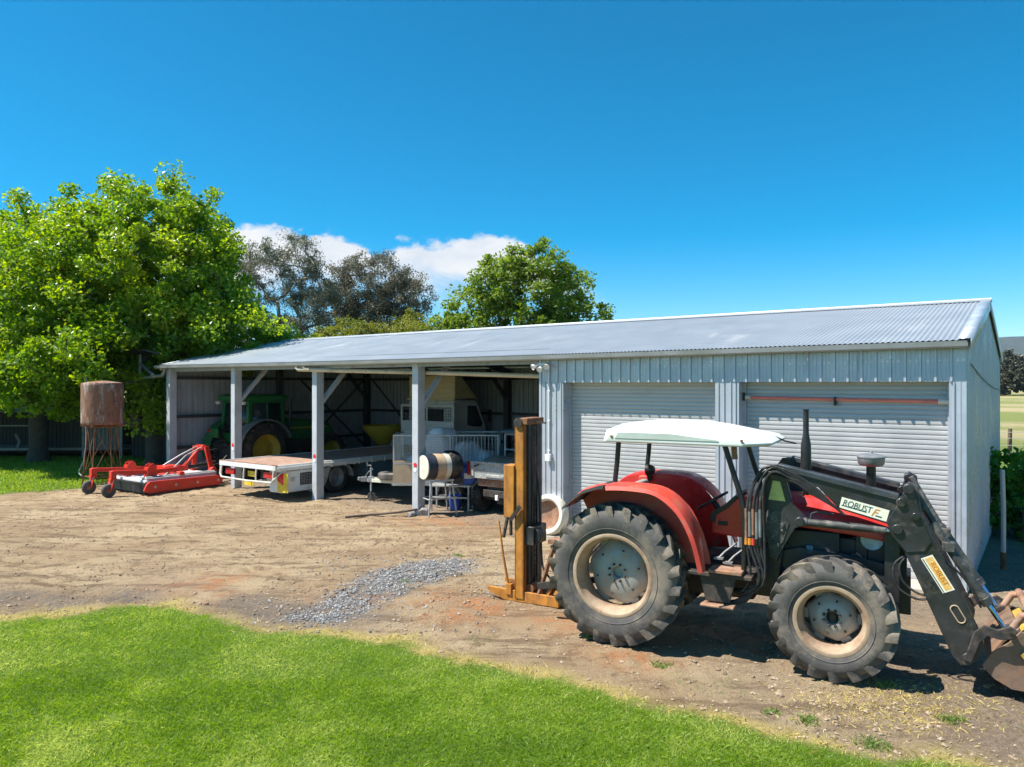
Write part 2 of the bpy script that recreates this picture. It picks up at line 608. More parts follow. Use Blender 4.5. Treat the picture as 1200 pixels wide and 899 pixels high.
ccol = mix(nt, ramp(nt, n2, .35, .65), (.74, .80, .88), (.93, .94, .95))
nt.links.new(ccol, cbg.inputs['Color'])
ms = nt.nodes.new('ShaderNodeMixShader')
nt.links.new(mask, ms.inputs[0])
nt.links.new(bg.outputs[0], ms.inputs[1])
nt.links.new(cbg.outputs[0], ms.inputs[2])
nt.links.new(ms.outputs[0], out.inputs[0])

vs = scene.view_settings
vs.view_transform = 'Standard'
vs.look = 'None'
vs.exposure = 0.95
vs.gamma = 1.0
scene.cycles.max_bounces = 6
scene.cycles.transparent_max_bounces = 8

# ------------------------------------------------------------------ ground
LAWN = np.array([(-40, 11.5), (-14, 10.2), (-9, 9.6), (-6.6, 9.45), (-5.66, 9.78), (-4.63, 10.0), (-3.78, 9.57), (-3.13, 8.97), (-2.38, 8.9),
                 (-1.18, 8.46), (-.37, 8.0), (.35, 7.53), (1.29, 6.93), (2.2, 6.3), (2.8, 6.0), (3.42, 5.75), (5, 5.1), (9, 3.6), (16, 1), (40, -8)])
GRAVEL = np.array([(-2.99, 9.56), (-2.6, 9.85), (-2.55, 10.95), (-2.18, 11.75), (-1.5, 12.6), (-.80, 12.65), (-.6, 12.3), (-1.25, 11.2), (-1.65, 10.7),
                   (-1.95, 10.0), (-2.25, 9.3), (-2.62, 9.3)])


def lawn_edge(x, y):
    """distance inside the mown lawn (positive = grass), with a ragged edge"""
    rag = (fbm(x * 1.7 + 40, y * 1.7, 3) - .5) * .55 + (fbm(x * 7, y * 7, 9) - .5) * .22
    return np.interp(x, LAWN[:, 0], LAWN[:, 1]) - y + rag


def back_grass(x, y):
    rag = (fbm(x * .8, y * .8, 21) - .5) * 1.6
    # distance past the turf behind and left of the yard
    d1 = np.minimum(-12.55 - x, y - 20.3 - (x + 14) * .9) + rag
    sl = (x - CX) * UX + (y - CY) * UY
    sw = (x - CX) * VX + (y - CY) * VY
    d2 = np.where(sl > -6, sw - 9.3, 0) + rag
    d2 = np.where(sl > 22.5, np.minimum(d2 + 3, sw - 4), d2)
    d3 = np.where(sl < -.5, np.minimum(sw - 4.2, -sl + 3), -9) + rag
    return np.maximum(np.maximum(d1, d2), d3)


def in_poly(x, y, poly):
    inside = np.zeros(x.shape, bool)
    n = len(poly)
    for i in range(n):
        x0, y0 = poly[i]
        x1, y1 = poly[(i + 1) % n]
        c = ((y0 > y) != (y1 > y)) & (x < (x1 - x0) * (y - y0) / (y1 - y0 + 1e-9) + x0)
        inside ^= c
    return inside


def poly_dist(x, y, poly):
    d = np.full(x.shape, 1e9)
    n = len(poly)
    for i in range(n):
        a = poly[i]
        b = poly[(i + 1) % n]
        ab = b - a
        t = np.clip(((x - a[0]) * ab[0] + (y - a[1]) * ab[1]) / (ab @ ab), 0, 1)
        d = np.minimum(d, np.hypot(x - a[0] - t * ab[0], y - a[1] - t * ab[1]))
    return np.where(in_poly(x, y, poly), d, -d)


def height(x, y):
    rg = np.clip((fbm(x * .7, y * .7, 37) - .38) * 4, .25, 1.25)
    z = (fbm(x * .5, y * .5, 31) - .5) * .05 + (fbm(x * 2.2, y * 2.2, 33) - .5) * .045 + (fbm(x * 7, y * 7, 35, 3) - .5) * .068 * rg
    # wheel ruts running along the front of the shed
    sw = (x - CX) * VX + (y - CY) * VY
    sl = (x - CX) * UX + (y - CY) * UY
    for c, wd in ((-3.6, .3), (-5.3, .3), (-7.3, .26), (-2.2, .25)):
        q = sw - c - (fbm(sl * .12, sw * 0, 41) - .5) * 2.4
        rut = np.exp(-(q / wd) ** 2)
        z -= rut * (.026 + .020 * np.sin(sl * 24 + np.abs(q) * 18)) * np.clip((fbm(sl * .5, sw * .8, 43) - .35) * 4, .15, 1.3)
    near = np.clip((34 - np.hypot(x, y - 10)) / 6, 0, 1)
    lw = np.clip(lawn_edge(x, y) / .3 + .5, 0, 1)
    return z * near * (1 - .75 * lw)


xs = np.unique(np.concatenate([-np.geomspace(19, 4000, 34), np.arange(-19, -7, .13), np.arange(-7, 6.5, .055), np.arange(6.5, 14, .13), np.geomspace(14, 4000, 34)]))
ys = np.unique(np.concatenate([-np.geomspace(3, 4000, 24), np.arange(-3, 4.5, .5), np.arange(4.5, 15, .055), np.arange(15, 27, .12), np.geomspace(27, 5000, 46)]))
X, Y = np.meshgrid(xs, ys)
x, y = X.ravel(), Y.ravel()
V = np.stack([x, y, height(x, y)], 1)
nx, ny = len(xs), len(ys)
idx = np.arange(nx * ny).reshape(ny, nx)
F = np.stack([idx[:-1, :-1], idx[:-1, 1:], idx[1:, 1:], idx[1:, :-1]], -1).reshape(-1, 4)


def ground_mat():
    m, nt, N, L, p = new_mat('ground')
    geo = N.new('ShaderNodeNewGeometry')
    pos = geo.outputs['Position']
    a = {k: node(nt, 'ShaderNodeAttribute', attribute_name=k).outputs['Fac'] for k in ('lawn', 'turf', 'gravel', 'dark_ground', 'ash', 'clay', 'straw')}
    nb = noise(nt, pos, .55, 8, .65)
    nm = noise(nt, pos, 3.2, 9, .7)
    nf = noise(nt, pos, 26, 8, .75)
    ng = noise(nt, pos, 95, 4, .7)
    dirt = mix(nt, ramp(nt, nb, .38, .62), (.37, .262, .158), (.495, .375, .235))
    dirt = mix(nt, ramp(nt, nm, .50, .66, 0, .9), dirt, (.225, .16, .10))
    dirt = mix(nt, ramp(nt, nm, .28, .42, .55, 0), dirt, (.46, .35, .23))
    dirt = mix(nt, ramp(nt, nf, .56, .70, 0, .8), dirt, (.17, .125, .085))
    dirt = mix(nt, ramp(nt, nf, .24, .40, .6, 0), dirt, (.52, .42, .30))
    mpn = N.new('ShaderNodeMapping'); mpn.inputs['Rotation'].default_value = (0, 0, -SHED_RZ); mpn.inputs['Scale'].default_value = (.55, 3.4, 1)
    mpn.vector_type = 'POINT'
    L.new(pos, mpn.inputs[0])
    ns = noise(nt, mpn.outputs[0], 1.0, 8, .7)
    dirt = mix(nt, ramp(nt, ns, .50, .62, 0, .8), dirt, (.19, .13, .082))
    dirt = mix(nt, ramp(nt, ns, .30, .42, .45, 0), dirt, (.53, .42, .285))
    dirt = mix(nt, mth2(nt, 'MULTIPLY', a['clay'], ramp(nt, nm, .35, .6)), dirt, (.47, .225, .105))
    dirt = mix(nt, mth2(nt, 'MULTIPLY', a['ash'], ramp(nt, nf, .33, .55)), dirt, (.20, .17, .14))
    dirt = mix(nt, mth2(nt, 'MULTIPLY', a['dark_ground'], .8), dirt, mix(nt, ramp(nt, nf, .4, .6), (.19, .145, .11), (.35, .28, .215)))
    grav = mix(nt, ramp(nt, ng, .4, .6), (.115, .11, .105), (.30, .29, .28))
    c = mix(nt, a['gravel'], dirt, grav)
    straw = mix(nt, ramp(nt, nf, .35, .65), (.42, .33, .10), (.62, .51, .19))
    c = mix(nt, mth2(nt, 'MULTIPLY', a['straw'], .85), c, straw)
    soil = mix(nt, ramp(nt, nf, .4, .65), (.10, .17, .02), (.18, .27, .045))
    c = mix(nt, a['lawn'], c, soil)
    n5 = noise(nt, pos, .05, 6, .6)
    sxy = N.new('ShaderNodeSeparateXYZ'); L.new(pos, sxy.inputs[0])
    pad = mix(nt, ramp(nt, n5, .42, .58), (.20, .22, .075), (.40, .32, .19))
    pad = mix(nt, ramp(nt, nm, .4, .7, 0, .5), pad, (.13, .18, .04))
    turf = mix(nt, ramp(nt, nm, .35, .65), (.075, .145, .02), (.15, .21, .05))
    t2 = mix(nt, ramp(nt, sxy.outputs[1], 26, 40), turf, pad)
    c = mix(nt, a['turf'], c, t2)
    L.new(c, p.inputs['Base Color'])
    p.inputs['Roughness'].default_value = .95
    p.inputs['Specular IOR Level'].default_value = .094
    h = mth2(nt, 'ADD', mth2(nt, 'MULTIPLY', nf, .8), mth2(nt, 'MULTIPLY', ng, .35))
    bp = node(nt, 'ShaderNodeBump', Strength=1.0, Distance=.07)
    L.new(h, bp.inputs['Height'])
    L.new(bp.outputs[0], p.inputs['Normal'])
    return m


def mth2(nt, op, a, b):
    n = nt.nodes.new('ShaderNodeMath')
    n.operation = op
    for i, v in enumerate((a, b)):
        if hasattr(v, 'links'):
            nt.links.new(v, n.inputs[i])
        else:
            n.inputs[i].default_value = v
    return n.outputs[0]


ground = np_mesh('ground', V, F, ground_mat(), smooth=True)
ground['kind'] = 'structure'
ground['label'] = 'bare tan dirt yard worn by wheels in front of the shed'
LE = lawn_edge(x, y)
att = {
    'lawn': np.clip(LE / .18 + .4, 0, 1),
    'straw': np.clip(np.exp(-((LE + .07) / .19) ** 2) * (.45 + .9 * np.clip((fbm(x * 1.3, y * 1.3, 61) - .36) * 6, 0, 1)) * (.6 + .8 * fbm(x * 9, y * 9, 63, 3)), 0, 1),
    'turf': np.clip(back_grass(x, y) / .6 + .5, 0, 1),
    'gravel': np.clip(poly_dist(x, y, GRAVEL) / .5 + .5 + (fbm(x * 5, y * 5, 51) - .5) * 1.8, 0, 1) * .85,
}
sl = (x - CX) * UX + (y - CY) * UY
sw = (x - CX) * VX + (y - CY) * VY
nzz = fbm(x * .9, y * .9, 71)
# darker, greyer ground: under and right of the loader tractor, and behind the shed's front line
att['dark_ground'] = np.clip(np.maximum(np.clip((x - 1.6) / 2.2, 0, 1) * np.clip((nzz - .2) * 3, 0, 1) * .9, np.clip(sw / .8 + .3, 0, 1) * .9), 0, 1)
att['ash'] = np.clip(np.exp(-((LE + .75) / .65) ** 2) * np.clip((-x - 1.0) / 2, 0, 1) * 1.3 * np.clip((nzz - .3) * 4, 0, 1), 0, 1)
cl = np.zeros_like(x)
for cx_, cy_, r_ in ((-.55, 10.0, 1.0), (.6, 9.3, .55), (1.4, 8.1, .6), (-2.3, 10.3, .7), (-1.4, 16.4, 1.0), (-4.5, 11.0, .9)):
    cl = np.maximum(cl, np.exp(-((x - cx_) ** 2 + ((y - cy_) * 1.3) ** 2) / r_ ** 2))
att['clay'] = np.clip(cl * 1.1 * np.clip((fbm(x * 2, y * 2, 77) - .3) * 3, 0, 1), 0, 1)
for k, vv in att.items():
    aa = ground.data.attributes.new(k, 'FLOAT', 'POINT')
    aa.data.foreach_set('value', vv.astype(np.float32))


# ------------------------------------------------------------------ grass, stones
def blades(name, px, py, h, wdt, tint, mat, lean=.5):
    n = len(px)
    z0 = height(px, py) - .004
    an = RNG.uniform(0, 2 * pi, n)
    la = RNG.uniform(0, 2 * pi, n)
    ln = h * RNG.uniform(.1, lean * 2, n)
    dx, dy = np.cos(an) * wdt / 2, np.sin(an) * wdt / 2
    tx, ty = np.cos(la) * ln, np.sin(la) * ln
    V = np.empty((n, 4, 3))
    V[:, 0] = np.stack([px - dx, py - dy, z0], 1)
    V[:, 1] = np.stack([px + dx, py + dy, z0], 1)
    V[:, 2] = np.stack([px + dx * .8 + tx * .45, py + dy * .8 + ty * .45, z0 + h * .62], 1)
    V[:, 3] = np.stack([px + tx, py + ty, z0 + h], 1)
    F = np.arange(n * 4).reshape(n, 4)
    return np_mesh(name, V.reshape(-1, 3), F, mat, tint=tint)


n = 480000
px = RNG.uniform(-9.5, 5.5, n)
py = RNG.uniform(4.0, 10.4, n)
py = np.where(RNG.random(n) < .35, RNG.uniform(4.0, 7.5, n), py)
le = lawn_edge(px, py)
vis = (np.abs(px) < py * .80 + 1.6) & (le > -.12 + RNG.exponential(.05, n)) & (RNG.random(n) < np.clip(le / .3 + .5, 0, 1))
px, py, le = px[vis], py[vis], le[vis]
nn = len(px)
patch = fbm(px * 1.1, py * 1.1, 81) * .6 + fbm(px * 5, py * 5, 83) * .4
dryp = np.clip((fbm(px * .7 + 9, py * .9, 87) - .55) * 5, 0, 1)
tint = np.clip((patch - .5) * 1.9 + .46 + dryp * .3 + RNG.normal(0, .17, nn) + (RNG.random(nn) < .03) * .6 + np.exp(-np.maximum(le, 0) / .14) * .45, 0, 1)
hh = RNG.uniform(.016, .042, nn) * (.75 + .5 * patch) * np.clip(.55 + le, .5, 1)
g = blades('grass', px, py, hh, .0062, tint, MT['blade'], 1.0)
tag(g, 'bright green mown lawn grass in the foreground', None, None, 'stuff')

n = 60000
px = RNG.uniform(-9.5, 5.5, n)
py = RNG.uniform(4.5, 10.8, n)
le = lawn_edge(px, py)
k = (np.abs(le + .03) < RNG.exponential(.10, n)) & (fbm(px * 1.3, py * 1.3, 61) > .36 + RNG.normal(0, .06, n))
px, py = px[k], py[k]
g = blades('dry_grass', px, py, RNG.uniform(.02, .06, len(px)), .009, RNG.random(len(px)), MT['dry_blade'], 1.1)
tag(g, 'straw coloured dead grass along the edge of the lawn', None, None, 'stuff')

n = 60000
px = RNG.uniform(-24, -11.5, n)
py = RNG.uniform(19.5, 31, n)
k = RNG.random(n) < np.clip(back_grass(px, py) / .5 + .2, 0, 1)
px, py = px[k], py[k]
g = blades('grass', px, py, RNG.uniform(.04, .10, len(px)), .022, np.clip(RNG.normal(.55, .2, len(px)), 0, 1), MT['blade'])
tag(g, 'green grass under the big tree beside the shed', None, None, 'stuff')


def stones(name, px, py, size, mat, tint, sink=.25, flat=.7):
    """small angular stones: jittered octahedra"""
    n = len(px)
    z = height(px, py)
    base = np.array([(1, 0, 0), (0, 1, 0), (-1, 0, 0), (0, -1, 0), (0, 0, 1), (0, 0, -1)], float)
    V = base[None] * RNG.uniform(.6, 1.15, (n, 6, 1)) + RNG.normal(0, .16, (n, 6, 3))
    V[:, :, 2] *= flat
    a = RNG.uniform(0, 2 * pi, n)
    ca, sa = np.cos(a)[:, None], np.sin(a)[:, None]
    xx = V[:, :, 0] * ca - V[:, :, 1] * sa
    yy = V[:, :, 0] * sa + V[:, :, 1] * ca
    V[:, :, 0], V[:, :, 1] = xx, yy
    V *= (size / 2)[:, None, None]
    V[:, :, 0] += px[:, None]
    V[:, :, 1] += py[:, None]
    V[:, :, 2] += (z + size * .5 * flat * (1 - 2 * sink))[:, None]
    fb = np.array([(0, 1, 4), (1, 2, 4), (2, 3, 4), (3, 0, 4), (1, 0, 5), (2, 1, 5), (3, 2, 5), (0, 3, 5)])
    F = (np.arange(n)[:, None, None] * 6 + fb[None]).reshape(-1, 3)
    return np_mesh(name, V.reshape(-1, 3), F, mat, tint=np.repeat(tint, 8))


def tint_mat(name, c0, c1, c2):
    m, nt, N, L, p = new_mat(name)
    at = node(nt, 'ShaderNodeAttribute', attribute_name='tint')
    cr = N.new('ShaderNodeValToRGB')
    cr.color_ramp.elements[0].color = (*c0, 1)
    cr.color_ramp.elements[1].color = (*c2, 1)
    e = cr.color_ramp.elements.new(.5); e.color = (*c1, 1)
    L.new(at.outputs['Fac'], cr.inputs[0])
    L.new(cr.outputs[0], p.inputs['Base Color'])
    p.inputs['Roughness'].default_value = .9
    return m


MT['pebble_grey'] = tint_mat('pebble_grey', (.11, .108, .106), (.23, .225, .22), (.40, .39, .38))
MT['clod'] = tint_mat('clod', (.16, .115, .075), (.31, .23, .15), (.40, .31, .22))
n = 46000
px = RNG.uniform(-3.4, -.2, n)
py = RNG.uniform(8.9, 13.0, n)
pd = poly_dist(px, py, GRAVEL)
k = RNG.random(n) < np.clip(pd / .45 + .45, .03, 1) * np.clip((fbm(px * 5, py * 5, 51) - .18) * 3.2, .12, 1)
px, py = px[k], py[k]
g = stones('gravel', px, py, np.clip(RNG.exponential(.012, len(px)) + .010, 0, .05), MT['pebble_grey'], RNG.random(len(px)), .2)
tag(g, 'patch of loose blue grey gravel spilled on the dirt yard', None, None, 'stuff')

n = 80000
px = np.concatenate([RNG.uniform(-13, 9, n), RNG.uniform(1.5, 8, 9000)])
py = np.concatenate([RNG.uniform(5, 22, n), RNG.uniform(5, 12, 9000)])
le = lawn_edge(px, py)
sw_ = (px - CX) * VX + (py - CY) * VY
k = (le < -.08) & (sw_ < 2) & (RNG.random(len(px)) < .25 + 1.6 * (fbm(px * .9, py * .9, 91) > .5))
px, py = px[k], py[k]
sz = np.clip(RNG.exponential(.014, len(px)) + .008, 0, .065)
g = stones('pebbles', px, py, sz, MT['clod'], np.clip(RNG.normal(.5, .22, len(px)), 0, 1), .3, .6)
tag(g, 'loose clods and small stones scattered over the dirt', None, None, 'stuff')

# dry straw, twigs and leaf litter lying flat on the dirt
n = 15000
px, py = RNG.uniform(-12, 7, n), RNG.uniform(5.2, 20, n)
le = lawn_edge(px, py)
sw_ = (px - CX) * VX + (py - CY) * VY
k = (le < -.02) & (sw_ < 0) & (RNG.random(n) < np.clip((fbm(px * .8 + 5, py * .8, 95) - .42) * 5, .06, 1) + np.exp(le / .5) * .8)
px, py = px[k], py[k]
g = blades('dry_straw', px, py, RNG.uniform(.004, .012, len(px)), .007, RNG.random(len(px)), MT['dry_blade'], 5)
tag(g, 'dry straw and leaf litter lying flat on the bare dirt', None, None, 'stuff')

# thin scattered low weeds on the dirt strip between lawn and tractor
n = 26000
px, py = RNG.uniform(-.6, 6.5, n), RNG.uniform(4.8, 9.2, n)
le = lawn_edge(px, py)
k = (le < -.05) & (le > -1.25) & (RNG.random(n) < np.clip((fbm(px * 2.2 + 3, py * 2.2, 97) - .50) * 4, 0, 1))
px, py = px[k], py[k]
g = blades('sparse_weeds', px, py, RNG.uniform(.008, .025, len(px)), .006, np.clip(RNG.normal(.55, .25, len(px)), 0, 1), MT['weed'], 1.5)
tag(g, 'thin low weeds greening the dirt strip between lawn and tractor', None, None, 'stuff')
# ------------------------------------------------------------------ the shed
shed = thing('machinery_shed', 'long pale grey corrugated iron farm shed with open bays and two roller doors', 'shed', (CX, CY, 0), SHED_RZ)
LEN, DEP, RW, RZ, EZ = 21.8, 8.6, 4.2, 4.62, 3.66
BAY = 3.63


def roof_z(w):
    return EZ + (RZ - EZ) * ((w + .12) / (RW + .12) if w <= RW else (DEP + .12 - w) / (DEP + .12 - RW))


def ribwall(b, P, length, z0, ztop, pitch=.2, wd=.045, dep=.028, t0=.06):
    """P(t, off, z) -> point; ribs stand 'off' proud of the pans; ztop may be a function of t"""
    zt = ztop if callable(ztop) else (lambda t: ztop)
    cols = [(0, 0)]
    t = t0
    while t < length - wd:
        cols += [(t, 0), (t + .007, dep), (t + wd - .007, dep), (t + wd, 0)]
        # two shallow swages between the ribs
        for q in (.42, .68):
            s = t + pitch * q
            if s + .02 < length:
                cols += [(s, 0), (s + .006, .004), (s + .014, .004), (s + .02, 0)]
        t += pitch
    cols.append((length, 0))
    vs, fs = [], []
    for (t, o) in cols:
        vs += [P(t, o, z0), P(t, o, zt(t))]
    for i in range(len(cols) - 1):
        fs.append((2 * i, 2 * i + 2, 2 * i + 3, 2 * i + 1))
    b.add(vs, fs)


# roof: two corrugated slopes
b = B()
step = .0762 / 6
cols = np.arange(-.07, LEN + .12, step)
prof = .0085 * np.cos(cols / .0762 * 2 * pi)
for (wa, wb) in ((-.13, RW), (RW, DEP + .13)):
    vs, fs = [], []
    for c, o in zip(cols, prof):
        sag = .035 * sin(pi * min(max(c / LEN, 0), 1)) * (1 if wa < 0 else .5)
        vs += [(-c, wa, roof_z(wa) + o - (sag if wa < 0 else 0)), (-c, wb, roof_z(wb) + o - (0 if wa < 0 else sag))]
    for i in range(len(cols) - 1):
        fs.append((2 * i, 2 * i + 2, 2 * i + 3, 2 * i + 1))
    b.add(vs, fs)
b.obj('roof', MT['zinc_roof'], shed, smooth=60)
b = B()
for sgn, wb in ((-1, RW - .17), (1, RW + .17)):
    b.add([(.09, RW, RZ + .035), (-LEN - .12, RW, RZ + .035), (-LEN - .12, wb, roof_z(wb) + .016), (.09, wb, roof_z(wb) + .016)], [(0, 1, 2, 3)])
b.cyl((.09, RW, RZ + .03), (-LEN - .12, RW, RZ + .03), .022, n=8)
b.obj('ridge_cap', MT['zinc_roof'], shed)
for x0 in (.075, -LEN - .11):
    b = B()
    for wa, wb in ((-.15, RW + .02), (RW - .02, DEP + .15)):
        za, zb = roof_z(wa), roof_z(wb)
        b.add([(x0, wa, za + .02), (x0, wb, zb + .02), (x0, wb, zb - .17), (x0, wa, za - .17)], [(0, 1, 2, 3)])
        xi = x0 + (-.16 if x0 > 0 else .16)
        b.add([(x0, wa, za + .021), (x0, wb, zb + .021), (xi, wb, zb + .021), (xi, wa, za + .021)], [(0, 1, 2, 3)])
    b.obj('barge_flashing', MT['flash'], shed, solid=.003)
# gutters
for w0, sg in ((-.12, -1), (DEP + .12, 1)):
    b = B()
    n = 30
    rings = []
    for i in range(n + 1):
        l = -.03 + (LEN + .35) * i / n
        sag = .035 * sin(pi * min(max(l / LEN, 0), 1)) if sg < 0 else 0
        zz = EZ - .025 - sag
        rings.append([(-l, w0, zz), (-l, w0, zz - .085), (-l, w0 + sg * .085, zz - .095), (-l, w0 + sg * .105, zz - .07), (-l, w0 + sg * .115, zz + .005), (-l, w0 + sg * .095, zz + .005), (-l, w0 + sg * .085, zz - .07), (-l, w0 + sg * .01, zz - .065)])
    b.loft(rings)
    b.obj('gutter', MT['gutter'], shed, smooth=30)

# walls
b = B()
ribwall(b, lambda t, o, z: (o, t, z), DEP, .03, lambda t: roof_z(t) - .03)
# screw lines on the girts
for zz in (1.02, 2.0, 3.0):
    for k in range(43):
        b.cyl((.0, .06 + .2 * k + .10, zz), (.007, .06 + .2 * k + .10, zz), .010, n=6)
b.obj('gable_wall', MT['wall'], shed, smooth=20)
b = B()
ribwall(b, lambda t, o, z: (-LEN - o, t, z), DEP, .03, lambda t: roof_z(t) - .03)
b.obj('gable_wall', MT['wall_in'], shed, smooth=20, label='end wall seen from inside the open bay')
b = B()
ribwall(b, lambda t, o, z: (-t, DEP + o, z), LEN, .03, EZ - .05)
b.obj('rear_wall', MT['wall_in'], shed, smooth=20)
b = B()
ribwall(b, lambda t, o, z: (-7.43 - o, .02 + t, z), DEP - .02, .03, lambda t: roof_z(t + .02) - .03)
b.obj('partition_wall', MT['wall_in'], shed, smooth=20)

# front of the closed bays: header and piers
b = B()
ribwall(b, lambda t, o, z: (-t, -o, z), 7.43, 3.06, EZ - .05, t0=.16)
b.bb(-7.43, 0, .002, .30, 3.062, 3.16)
b.obj('front_wall', MT['wall'], shed, smooth=20, label='ribbed sheet header above the roller doors')
for (l0, l1, ribs) in ((0.0, .21, (.07, .15)), (3.31, 3.73, (.06, .14, .26, .36)), (6.85, 7.43, (.05, .17, .30, .43, .53))):
    b = B()
    b.bb(-l1, -l0, .012, .30, .02, 3.055)
    cols = [(l0, 0)]
    for r in ribs:
        cols += [(l0 + r - .016, 0), (l0 + r - .009, .02), (l0 + r + .009, .02), (l0 + r + .016, 0)]
    cols.append((l1, 0))
    vs, fs = [], []
    for l, o in cols:
        vs += [(-l, -o + .002, .03), (-l, -o + .002, 3.058)]
    for i in range(len(cols) - 1):
        fs.append((2 * i, 2 * i + 2, 2 * i + 3, 2 * i + 1))
    b.add(vs, fs)
    b.obj('door_pier', MT['wall'], shed, smooth=20)
b = B()
b.bb(.002, .008, -.004, .10, .03, 3.56)
b.bb(-.11, .008, -.011, -.005, .03, 3.05)
b.obj('corner_flashing', MT['flash'], shed)


def roller(l0, l1, lab):
    b = B()
    zs = np.sort(np.concatenate([np.arange(41)[:, None] * .075 + .08 + np.array([[.001, .005, .010, .057, .063, .067]])]).ravel())
    vs, fs = [], []
    for z in zs:
        ph = ((z - .08) / .075) % 1
        o = .0105 if .10 < ph < .78 else (0.0 if ph < .03 or ph > .87 else .009)
        vs += [(-l0, .28 - o, z), (-l1, .28 - o, z)]
    for i in range(len(zs) - 1):
        fs.append((2 * i, 2 * i + 1, 2 * i + 3, 2 * i + 2))
    b.add(vs, fs)
    d = b.obj('roller_door', MT['roller'], shed, smooth=50, label=lab)
    b = B()
    b.bb(-l1 + .01, -l0 - .01, .262, .292, .05, .105)
    b.obj('bottom_rail', MT['zinc'], d, bevel=.004)
    for lx in (l0 + .012, l1 - .012):
        b = B()
        b.bb(-lx - .03, -lx + .03, .235, .262, .05, 3.05)
        b.obj('guide_track', MT['wall'], d, bevel=.003)
    b = B()
    lm = (l0 + l1) / 2
    b.bb(-lm - .06, -lm + .06, .245, .262, 1.15, 1.21)
    b.cyl((-lm, .25, 1.18), (-lm, .21, 1.18), .016, n=10)
    b.obj('lock_handle', MT['black_clean'], d, bevel=.003)
    return d


d1 = roller(3.73, 6.85, 'fully lowered roller door behind the tractor canopy')
d2 = roller(.21, 3.31, 'roller door with a red pole across its top')
b = B()
b.cyl((-.36, .215, 2.765), (-3.25, .215, 2.80), .028, n=14)
p = b.obj('pole', MT['red_bar'], d2, label='faded red pole across the top of the door')
b = B()
b.cyl((-.22, .215, 2.763), (-.37, .215, 2.765), .043, n=14)
b.obj('pole_sleeve', MT['offwhite'], d2)
b = B()
b.cyl((-3.18, .215, 2.799), (-3.27, .215, 2.80), .036, n=14)
b.obj('pole_sleeve', MT['offwhite'], d2)
for x0, x1, z0 in ((-1.83, -1.80, 2.68), (-3.31, -3.28, 2.74), (-.215, -.19, 2.70)):
    b = B()
    b.bb(x0, x1, .17, .255, z0, z0 + .14)
    b.obj('pole_hook', MT['black_clean'], d2)

# floor slab of the closed bays with a short apron
b = B()
b.bb(-7.44, .02, -.32, DEP - .02, -.05, .045)
b.obj('floor_slab', MT['concrete'], shed, bevel=.012)

# posts along the open front, with reflectors
for k, l in enumerate((10.9, 14.5, 18.15, 21.68)):
    b = B()
    b.bb(-l - .095, -l + .095, .0, .24, .0, 3.55)
    p = b.obj('post', MT['post'], shed, bevel=.012)
    if k < 3:
        zz = (1.16, 1.16, 1.28)[k]
        for nm, m, z_, r_ in (('red_reflector', MT['reflect_red'], zz, .052), ('white_reflector', MT['reflect_white'], zz - .115, .046)):
            b = B()
            b.cyl((-l + .01, .0, z_), (-l + .01, -.008, z_), r_, n=20)
            b.obj(nm, m, p)
    if k < 3:
        b = B()
        b.bar((-l, .20, 2.52), (-l, 1.25, 3.62), .09, .13, (1, 0, 0))
        b.obj('knee_brace', MT['post'], shed, bevel=.006)
# portal rafters, columns at the back
for l in (7.32, 10.9, 14.5, 18.15, 21.68):
    for wa, wb in ((.05, RW), (RW, DEP - .05)):
        b = B()
        b.bar((-l, wa, roof_z(wa) - .22), (-l, wb, roof_z(wb) - .22), .08, .2)
        b.obj('rafter', MT['girt'], shed)
    b = B()
    b.bb(-l - .1, -l + .1, DEP - .26, DEP - .04, 0, 3.5)
    b.obj('rear_column', MT['girt'], shed)
    b = B()
    b.bar((-l, DEP - .2, 2.5), (-l, DEP - 1.25, 3.55), .09, .12, (1, 0, 0))
    b.obj('knee_brace', MT['girt'], shed)
for i, wv in enumerate((.5, 1.7, 2.9, 3.9, 4.6, 5.7, 6.9, 8.1)):
    b = B()
    b.bb(-LEN + .02, -7.46, wv - .03, wv + .03, roof_z(wv) - .125, roof_z(wv) - .025)
    b.obj('purlin', MT['girt'], shed)
for zz in (1.0, 2.0, 3.25):
    b = B()
    b.bb(-LEN + .06, -7.5, DEP - .1, DEP - .035, zz - .05, zz + .05)
    b.obj('girt', MT['girt'], shed)
    b = B()
    b.bb(-LEN + .035, -LEN + .1, .3, DEP - .3, zz - .05, zz + .05)
    b.obj('girt', MT['girt'], shed)
b = B()
b.bb(-LEN + .03, -LEN + .2, 4.1, 4.3, 0, 4.3)
b.obj('gable_column', MT['girt'], shed)
for p0, p1 in (((-LEN + .06, 5.2, 3.2), (-LEN + .06, 8.3, .6)), ((-LEN + .06, 8.3, 3.2), (-LEN + .06, 5.2, .6)), ((-LEN + .4, DEP - .07, 3.2), (-LEN + 3.3, DEP - .07, .6))):
    b = B()
    b.bar(p0, p1, .05, .05)
    b.obj('wind_brace', MT['girt'], shed)
# eave beam behind the gutter
b = B()
b.bb(-LEN, -7.46, .02, .10, 3.44, 3.60)
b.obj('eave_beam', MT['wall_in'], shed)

# stormwater pipe hung under the eave
b = B()
b.tube([(-15.02, -.15, 3.56), (-15.02, -.15, 3.47), (-14.97, -.14, 3.42), (-14.6, -.12, 3.415), (-13.6, .06, 3.38), (-10.9, .34, 3.31), (-7.75, .75, 3.20)], .052, 12)
b.tube([(-14.72, -.15, 3.56), (-14.72, -.15, 3.49), (-14.66, -.14, 3.435), (-14.5, -.13, 3.42)], .052, 12)
b.cyl((-12.75, .145, 3.359), (-12.68, .15, 3.357), .06, n=12)
b.obj('stormwater_pipe', MT['pvc'], shed)
